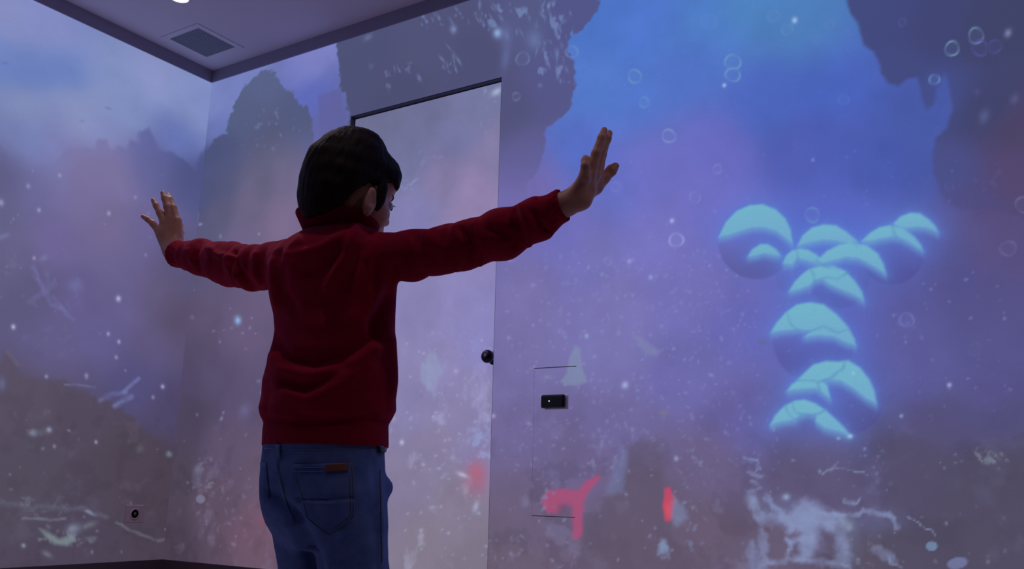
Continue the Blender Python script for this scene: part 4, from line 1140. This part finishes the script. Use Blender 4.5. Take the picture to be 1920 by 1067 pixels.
sb = smin(ell(q, np.array([.0740, .034, -.030]), I3, (.0085, .0125, .036)), ell(q, np.array([-.0740, .034, -.030]), I3, (.0085, .0125, .036)), .001)
GH.D = smin(GH.D, sb + wob(q, 21, 300) * .0012, .008).astype(np.float32)
for s_ in (1, -1):                            # clear of the ears
    GH.D = np.maximum(GH.D, -ell(q, np.array([s_ * .086, .006, -.056]), I3, (.020, .0190, .034))).astype(np.float32)
Vh, Qh = surface(GH)
hair = mesh_np('hair', Vh @ HM + HD, Qh, M_HAIR, person, True); child(hair, person)
hair['label'] = 'short dark brown hair'

# ---- sweater
sg = .0038
lo = np.min([T(x) for x in (WRL, WRR, SHL, SHR, Lb(0, -.18, 0), Lb(0, .18, 0))], 0) - .07; hi = np.max([T(x) for x in (WRL, WRR, SHL, SHR, Lb(0, -.18, 0), Lb(0, .18, 0))], 0) + .07
lo[2], hi[2] = zb(838) - .03, max(zb(419), T(WRR)[2]) + .06
GS = Grid(*[np.arange(lo[i], hi[i], sg) for i in range(3)])
tq = GS.pts((slice(None),) * 3) @ RT
sw_out = trunk(swp, 0.0)
d_t = sw_out(tq)
def arm(q, pts, rads, bunch, seed):
    D_ = None
    Ls = [np.linalg.norm(b - a) for a, b in zip(pts[:-1], pts[1:])]; tot = sum(Ls); acc = 0
    for a, b, ra, rb, L_ in zip(pts[:-1], pts[1:], rads[:-1], rads[1:], Ls):
        e = (b - a) / L_
        d0 = q - a
        t = np.clip((d0 @ e) / L_, 0, 1)
        rad_v = d0 - t[..., None] * L_ * e
        dist = np.linalg.norm(rad_v, axis=-1)
        s_ = acc + t * L_
        dd = dist - (ra + (rb - ra) * t)
        D_ = dd if D_ is None else smin(D_, dd, .012)
        acc += L_
    return D_
e_l = (WRL - ELL) / np.linalg.norm(WRL - ELL); e_r = (WRR - ELR) / np.linalg.norm(WRR - ELR)
CUFL = B(332, 476, 2.10); CUFR = B(1057, 383, 1.603)
def wrinkles(q, a, b, seed, n, amp, off=.25):
    L_ = np.linalg.norm(b - a); e = (b - a) / L_
    s_ = (q - a) @ e
    v = wob(q, seed, 26, 5)
    ph = s_ * n + 2.6 * v
    return amp * (np.abs(np.sin(ph)) ** .8 - .5) * np.clip((s_ + .02) / .08, 0, 1) * (.7 + .5 * wob(q, seed + 1, 18, 4))
armL = arm(tq, [B(540, 492, 1.84), B(480, 503, 1.90), B(430, 495, 1.98), B(375, 482, 2.05), CUFL, CUFL + e_l * .05], [.048, .046, .0470, .0385, .0315, .029], .004, 1)
armR = arm(tq, [B(700, 482, 1.76), B(770, 480, 1.725), B(860, 463, 1.69), B(940, 440, 1.655), B(1010, 410, 1.63), CUFR, CUFR + e_r * .05], [.048, .0465, .0440, .0455, .0375, .0285, .0275], .004, 2)
fl = wrinkles(tq, B(540, 492, 1.84), CUFL, 31, 52, .0048); fr_ = wrinkles(tq, B(740, 485, 1.73), CUFR, 41, 46, .0068)
cl = (tq - CUFL) @ e_l; crr = (tq - CUFR) @ e_r
bandL = np.clip((cl + .050) / .010, 0, 1); bandR = np.clip((crr + .048) / .010, 0, 1)          # ribbed cuffs: smooth and tight
armL = armL - fl * (1 - bandL) + .0020 * bandL; armR = armR - fr_ * (1 - bandR) + .0010 * bandR
out_ = smin(smin(d_t, np.maximum(armL, cl), .018), np.maximum(armR, crr), .018)
inn_ = smin(smin(trunk((swp[0] - np.r_[.1, np.zeros(len(swp[0]) - 1)], swp[1], swp[2], swp[3]), 0)(tq), armL, .018), armR, .018) + .0055
ht = zb(838)
out_ = np.maximum(out_, ht - tq[..., 2])
neck_hole = cap(tq, NECK0 - UP * .02, NECK1 + UP * .1, .054, .054)
out_ = np.maximum(out_, -neck_hole)
open_ = -np.minimum(np.minimum(np.maximum(np.abs(cl) - .045, armL - .03), np.maximum(np.abs(crr) - .045, armR - .03)), tq[..., 2] - ht - .02)
GS.D = np.maximum(out_, -np.maximum(inn_, -open_)).astype(np.float32)        # hollow only at the cuffs and the hem
Vs, Qs = surface(GS); Vs = Tb(Vs)
del GS, tq
# cloth folds seen on the back and the sleeves
for _ in range(2):
    pass
Ns = normals(Vs, Qs)
def fold(Vv, Nv, strokes, back=True):
    x, y = project(Vv)
    face = np.clip(-((Vv - CAM) / np.linalg.norm(Vv - CAM, axis=1, keepdims=True) * Nv).sum(1) * 2.5, 0, 1)
    near = ((Vv - CAM) @ CF)
    disp = np.zeros(len(Vv))
    for L_, wd, amp in strokes:
        q_ = seg_dist(x, y, L_) / wd
        disp += amp * np.exp(-q_ * q_)
    return Vv + Nv * (disp * face)[:, None]
def relax_edges(V__, Q__): return relax(V__, Q__, 1, .4)
FOLDS = [
    ([(508, 641), (537, 669), (589, 682), (641, 669), (697, 624), (736, 564)], 15, -0.0155), ([(498, 655), (530, 692), (585, 703), (640, 694), (700, 655)], 14, 0.0101),
    ([(532, 716), (572, 729), (604, 713), (645, 690)], 11, -0.0115), ([(540, 738), (580, 748), (640, 722), (690, 690)], 14, 0.0081),
    ([(490, 690), (500, 740), (494, 770)], 12, -0.0054), ([(668, 428), (645, 478), (616, 540)], 9, 0.0101), ([(640, 474), (610, 500), (578, 512)], 11, -0.0081), ([(645, 442), (600, 466), (545, 480)], 9, 0.0081),
    ([(694, 440), (676, 480), (640, 540)], 12, -0.0081), ([(696, 452), (692, 482)], 9, 0.0081), ([(512, 470), (508, 520), (518, 572)], 8, 0.0068), ([(524, 480), (528, 540), (560, 590)], 11, -0.0068),
    ([(736, 500), (730, 550), (700, 600)], 12, -0.0068), ([(560, 590), (600, 610), (660, 600)], 22, 0.0054), ([(560, 450), (540, 470), (524, 500)], 8, 0.0054),
    ([(738, 640), (744, 690), (735, 740)], 12, 0.0068), ([(560, 780), (620, 788), (700, 780)], 8, -0.0054), ([(490, 787), (610, 797), (735, 788)], 6, -0.0054),
    ([(864, 430), (884, 456), (872, 500)], 7, -0.0074), ([(852, 428), (866, 460), (856, 505)], 8, 0.0054), ([(893, 420), (905, 452), (900, 492)], 8, 0.0068), ([(964, 395), (972, 430), (966, 460)], 8, -0.0081), ([(980, 390), (992, 425), (990, 455)], 9, 0.0081),
    ([(800, 440), (830, 470), (840, 505)], 12, 0.0054), ([(775, 438), (800, 480), (790, 515)], 10, -0.0054), ([(1000, 400), (1020, 430)], 7, -0.0054), ([(920, 430), (950, 440)], 10, -0.0054),
    ([(376, 455), (366, 480), (372, 505)], 5, -0.0068), ([(352, 470), (360, 490)], 5, 0.0041), ([(392, 465), (412, 480), (440, 482)], 6, 0.0081), ([(440, 475), (445, 500), (470, 540)], 7, -0.0081), ([(425, 490), (440, 520)], 7, 0.0068), ([(480, 478), (478, 510), (490, 530)], 7, 0.0068),
]
Vs = fold(Vs, Ns, FOLDS)
sweater = mesh_np('sweater', Vs, Qs, M_KNIT, person, True); child(sweater, person)
sweater['label'] = 'red knitted sweater'

# collar standing up round the neck
def collar():
    c0_, c1_ = B(633, 450, 1.80), B(634, 415, 1.795)
    V__, F__ = [], []
    n, mrow = 56, 5
    a0 = math.radians(28)
    for layer, dr_ in ((0, 0.), (1, -.0045)):
        for j in range(mrow):
            t = j / (mrow - 1)
            for i in range(n):
                th = math.pi / 2 + a0 + (2 * math.pi - 2 * a0) * i / (n - 1)    # opening at the front
                r = .068 + .017 * t + dr_ + .0015 * math.sin(3 * th + 2 * t)
                fwd = math.sin(th)
                z = (1 - t) * c0_[2] + t * c1_[2] + (-.016 * fwd) - .004 * math.cos(th) * t
                cen = (1 - t) * c0_ + t * c1_
                V__.append(np.array([cen[0], cen[1], 0]) + RB * (r * 1.04 * math.cos(th)) + FB * (r * .93 * fwd) + UP * z)
    idx = lambda l, j, i: l * mrow * n + j * n + i
    for j in range(mrow - 1):
        for i in range(n - 1):
            F__.append((idx(0, j, i), idx(0, j, i + 1), idx(0, j + 1, i + 1), idx(0, j + 1, i)))
            F__.append((idx(1, j, i), idx(1, j + 1, i), idx(1, j + 1, i + 1), idx(1, j, i + 1)))
    for i in range(n - 1):
        F__.append((idx(0, mrow - 1, i), idx(0, mrow - 1, i + 1), idx(1, mrow - 1, i + 1), idx(1, mrow - 1, i)))
        F__.append((idx(0, 0, i), idx(1, 0, i), idx(1, 0, i + 1), idx(0, 0, i + 1)))
    for i in (0, n - 1):
        for j in range(mrow - 1):
            f_ = (idx(0, j, i), idx(0, j + 1, i), idx(1, j + 1, i), idx(1, j, i))
            F__.append(f_ if i == 0 else f_[::-1])
    return mesh_py('collar', V__, F__, M_COLLAR, None, True)
co = collar(); child(co, sweater); co['label'] = 'dark red stand-up collar'

# ---- jeans
jrows = [(826, 493, 723, .80), (850, 491, 722, .80), (872, 489, 722, .82), (900, 490, 721, .84), (940, 496, 723, .84), (985, 506, 726, .82), (1030, 530, 722, .7)]
jp = profile(jrows, .8)
lo = T(Lb(0, 0, 0)) - .22; hi = T(Lb(0, 0, 0)) + .22
lo[2], hi[2] = .05, zb(820)
GJ = Grid(*[np.arange(lo[i], hi[i], .0042) for i in range(3)])
jq = GJ.pts((slice(None),) * 3) @ RT
d = trunk(jp, 0)(jq)
HIPR, KNR, HIPL, KNL = LEGS[1][0], LEGS[1][1], LEGS[-1][0], LEGS[-1][1]
ANR, ANL = LEGS[1][2] + UP * -.01, LEGS[-1][2] + UP * -.01
leg_d = []
for hp_, kn_, an, r0, r1, r2 in ((HIPR, KNR, ANR, .070, .061, .052), (HIPL, KNL, ANL, .064, .058, .052)):
    dl = smin(cap(jq, hp_, kn_, r0, r1), cap(jq, kn_, an, r1, r2), .03)
    s_ = jq[..., 2]
    dl = dl - .003 * wob(jq * np.array([1, 1, 2.2]), 51, 55, 6) * np.clip((zb(985) - s_) / .1, 0, 1)
    leg_d.append(dl)
legs = np.minimum(leg_d[0], leg_d[1])
d = smin(d, legs, .012)
d = smin(d, ell(jq, B(634, 925, 1.735), np.stack([RB, FB, UP]), (.062, .050, .070)), .03)
d = smin(d, ell(jq, B(550, 925, 1.80), np.stack([RB, FB, UP]), (.058, .050, .068)), .03)
# bunched front pocket edge at the right outline
d = smin(d, ell(jq, B(717.5, 914, 1.79), np.stack([RB, FB, UP]), (.0080, .03, .019)), .014)
outer = d - .0022 * wob(jq, 61, 60, 6)
inner = outer + .006
z_top, z_bot = zb(830), .085
GJ.D = np.maximum(np.maximum(outer, np.maximum(jq[..., 2] - z_top, z_bot - jq[..., 2])), -np.maximum(inner, jq[..., 2] - z_bot - .04)).astype(np.float32)
Vj, Qj = surface(GJ); Vj = Tb(Vj)
del GJ, jq
Nj = normals(Vj, Qj)
JF = [([(515, 932), (548, 962), (574, 1010), (594, 1067)], 14, -.012), ([(500, 925), (530, 950), (560, 972)], 8, -.005), ([(540, 985), (560, 1040)], 12, .004), ([(558, 936), (610, 938), (660, 934)], 4, -.0045), ([(556, 942), (610, 945), (660, 941)], 5, .0030),
      ([(520, 868), (530, 920), (545, 980)], 3, .0020), ([(700, 860), (702, 940), (708, 1067)], 5, -.002), ([(712, 900), (716, 1000), (714, 1067)], 5, .003), ([(620, 1010), (640, 1067)], 14, -.003), ([(690, 930), (700, 1000)], 8, -.003), ([(640, 1000), (690, 980)], 10, .003)]
Vj = fold(Vj, Nj, JF)
jeans = mesh_np('jeans', Vj, Qj, M_DENIM, person, True); child(jeans, person)
jeans['label'] = 'faded blue denim jeans'
bvh = BVHTree.FromPolygons([tuple(v) for v in Vj], [tuple(int(i) for i in q_) for q_ in Qj])
def on_jeans(px, py, off):
    dv = Vector(ray(px, py)).normalized()
    hit = bvh.ray_cast(Vector(CAM), dv)
    if hit[0] is None: return None
    n = hit[1]
    if n.dot(dv) > 0: n = -n
    return hit[0] + n * off

def patch(name, poly_px, off, mat, parent, n=14, thick=.0018):
    """a cloth patch sewn on the jeans: polygon given as 4 sides (corner list TL, TR, BR, B, BL)"""
    TL, TR, BR, BL, tip = [np.array(p_, float) for p_ in poly_px]
    V__, F__ = [], []
    for lay in (off, off - thick):
        for j in range(n + 1):
            t = j / n
            l_ = TL + (BL - TL) * t; r_ = TR + (BR - TR) * t
            for i in range(n + 1):
                s_ = i / n
                p_ = l_ + (r_ - l_) * s_
                tri = max(0, 1 - abs(s_ - .5) * 2)
                p_ = p_ + (tip - (BL + BR) / 2) * tri * t ** 3
                h = on_jeans(p_[0], p_[1], lay)
                V__.append(h if h is not None else Vector(B(p_[0], p_[1], BD)))
    m1 = n + 1; N1 = m1 * m1
    for j in range(n):
        for i in range(n):
            k = j * m1 + i
            F__.append((k, k + m1, k + m1 + 1, k + 1)); F__.append((N1 + k, N1 + k + 1, N1 + k + m1 + 1, N1 + k + m1))
    rim = [i for i in range(m1)] + [j * m1 + n for j in range(1, m1)] + [n * m1 + i for i in range(n - 1, -1, -1)] + [j * m1 for j in range(n - 1, 0, -1)]
    for a, b_ in zip(rim, rim[1:] + rim[:1]): F__.append((a, b_, N1 + b_, N1 + a))
    return mesh_py(name, V__, F__, mat, None, True)
pk = patch('back_pocket', [(550, 871), (663, 869), (665, 972), (575, 972), (617, 1006)], .0030, M_POCKET, jeans, 30); child(pk, jeans)
pk2 = patch('back_pocket', [(490, 868), (500, 868), (506, 928), (500, 928), (504, 936)], .0030, M_POCKET, jeans, 6); child(pk2, jeans)
lb = patch('leather_label', [(614, 872), (652, 869.5), (652, 885), (612, 886.5), (632, 886)], .0062, M_LEATHER, jeans, 6, .002); child(lb, jeans); lb['label'] = 'small brown leather label on the back pocket'
def seam(name, pts, off, rad, mat, dash=False):
    L_ = []
    for (a, b_) in zip(pts[:-1], pts[1:]):
        n_ = max(2, int(math.hypot(b_[0] - a[0], b_[1] - a[1]) / 5))
        for k in range(n_):
            h = on_jeans(a[0] + (b_[0] - a[0]) * k / n_, a[1] + (b_[1] - a[1]) * k / n_, off)
            if h is not None: L_.append(h)
    if len(L_) < 2: return
    o_ = tube(name, L_, rad, mat, None, 6); child(o_, jeans); return o_
seam('stitching', [(552, 876), (612, 878)], .0036, .0006, M_THREAD2); seam('stitching', [(553, 884), (612, 886)], .0036, .0006, M_THREAD2)
seam('stitching', [(659, 874), (662, 930), (662, 968), (640, 990), (617, 1001), (596, 986), (578, 970), (568, 930), (554, 890)], .0034, .0007, M_THREAD)
seam('stitching', [(655, 890), (657, 966), (636, 985), (617, 995)], .0034, .0006, M_THREAD)
seam('stitching', [(558, 939), (610, 940.5), (660, 936)], .0030, .0007, M_THREAD2)
seam('stitching', [(497, 841), (600, 843), (708, 842)], .0004, .0010, M_THREAD2)
seam('stitching', [(520, 872), (528, 905), (540, 950), (556, 985)], .0006, .0008, M_THREAD)
seam('side_seam', [(712, 880), (714, 950), (716, 1060)], .0002, .0012, M_THREAD)
bl = patch('belt_loop', [(520, 834), (527, 834), (527, 864), (521, 864), (524, 865)], .0045, M_DENIM, jeans, 4, .002); child(bl, jeans)
bl = patch('belt_loop', [(704, 836), (722, 836), (718, 848), (708, 850), (714, 850)], .006, M_BLACK, jeans, 4, .003); child(bl, jeans); bl['label'] = 'dark belt end showing under the hem'

# ---- shoes
for s_ in (1, -1):
    an = LEGS[s_][2]; base = np.array([an[0], an[1], 0])
    glo, ghi = base - np.array([.09, .11, .005]), base + np.array([.09, .17, .12])
    GF = Grid(*[np.arange(glo[i], ghi[i], .004) for i in range(3)])
    fq = GF.pts((slice(None),) * 3)
    at_ = lambda f, z: base + FB * f + UP * z
    d = smin(cap(fq, at_(-.025, .040), at_(.105, .030), .036, .030), cap(fq, at_(-.01, .045), at_(-.01, .095), .036, .036), .02)
    GF.D = np.maximum(np.maximum(d, .014 - fq[..., 2]), fq[..., 2] - .105).astype(np.float32)
    a_, b_ = surface(GF); sh = mesh_np('shoe', a_, b_, M_SHOE, person, True); child(sh, person)
    d = cap(fq * np.array([1, 1, 0]), at_(-.028, 0), at_(.108, 0), .037, .033)
    GF.D = np.maximum(np.maximum(d, .001 - fq[..., 2]), fq[..., 2] - .018).astype(np.float32)
    a_, b_ = surface(GF); so = mesh_np('sole', a_, b_, M_SOLE, person, True); child(so, sh)
#BOY_END
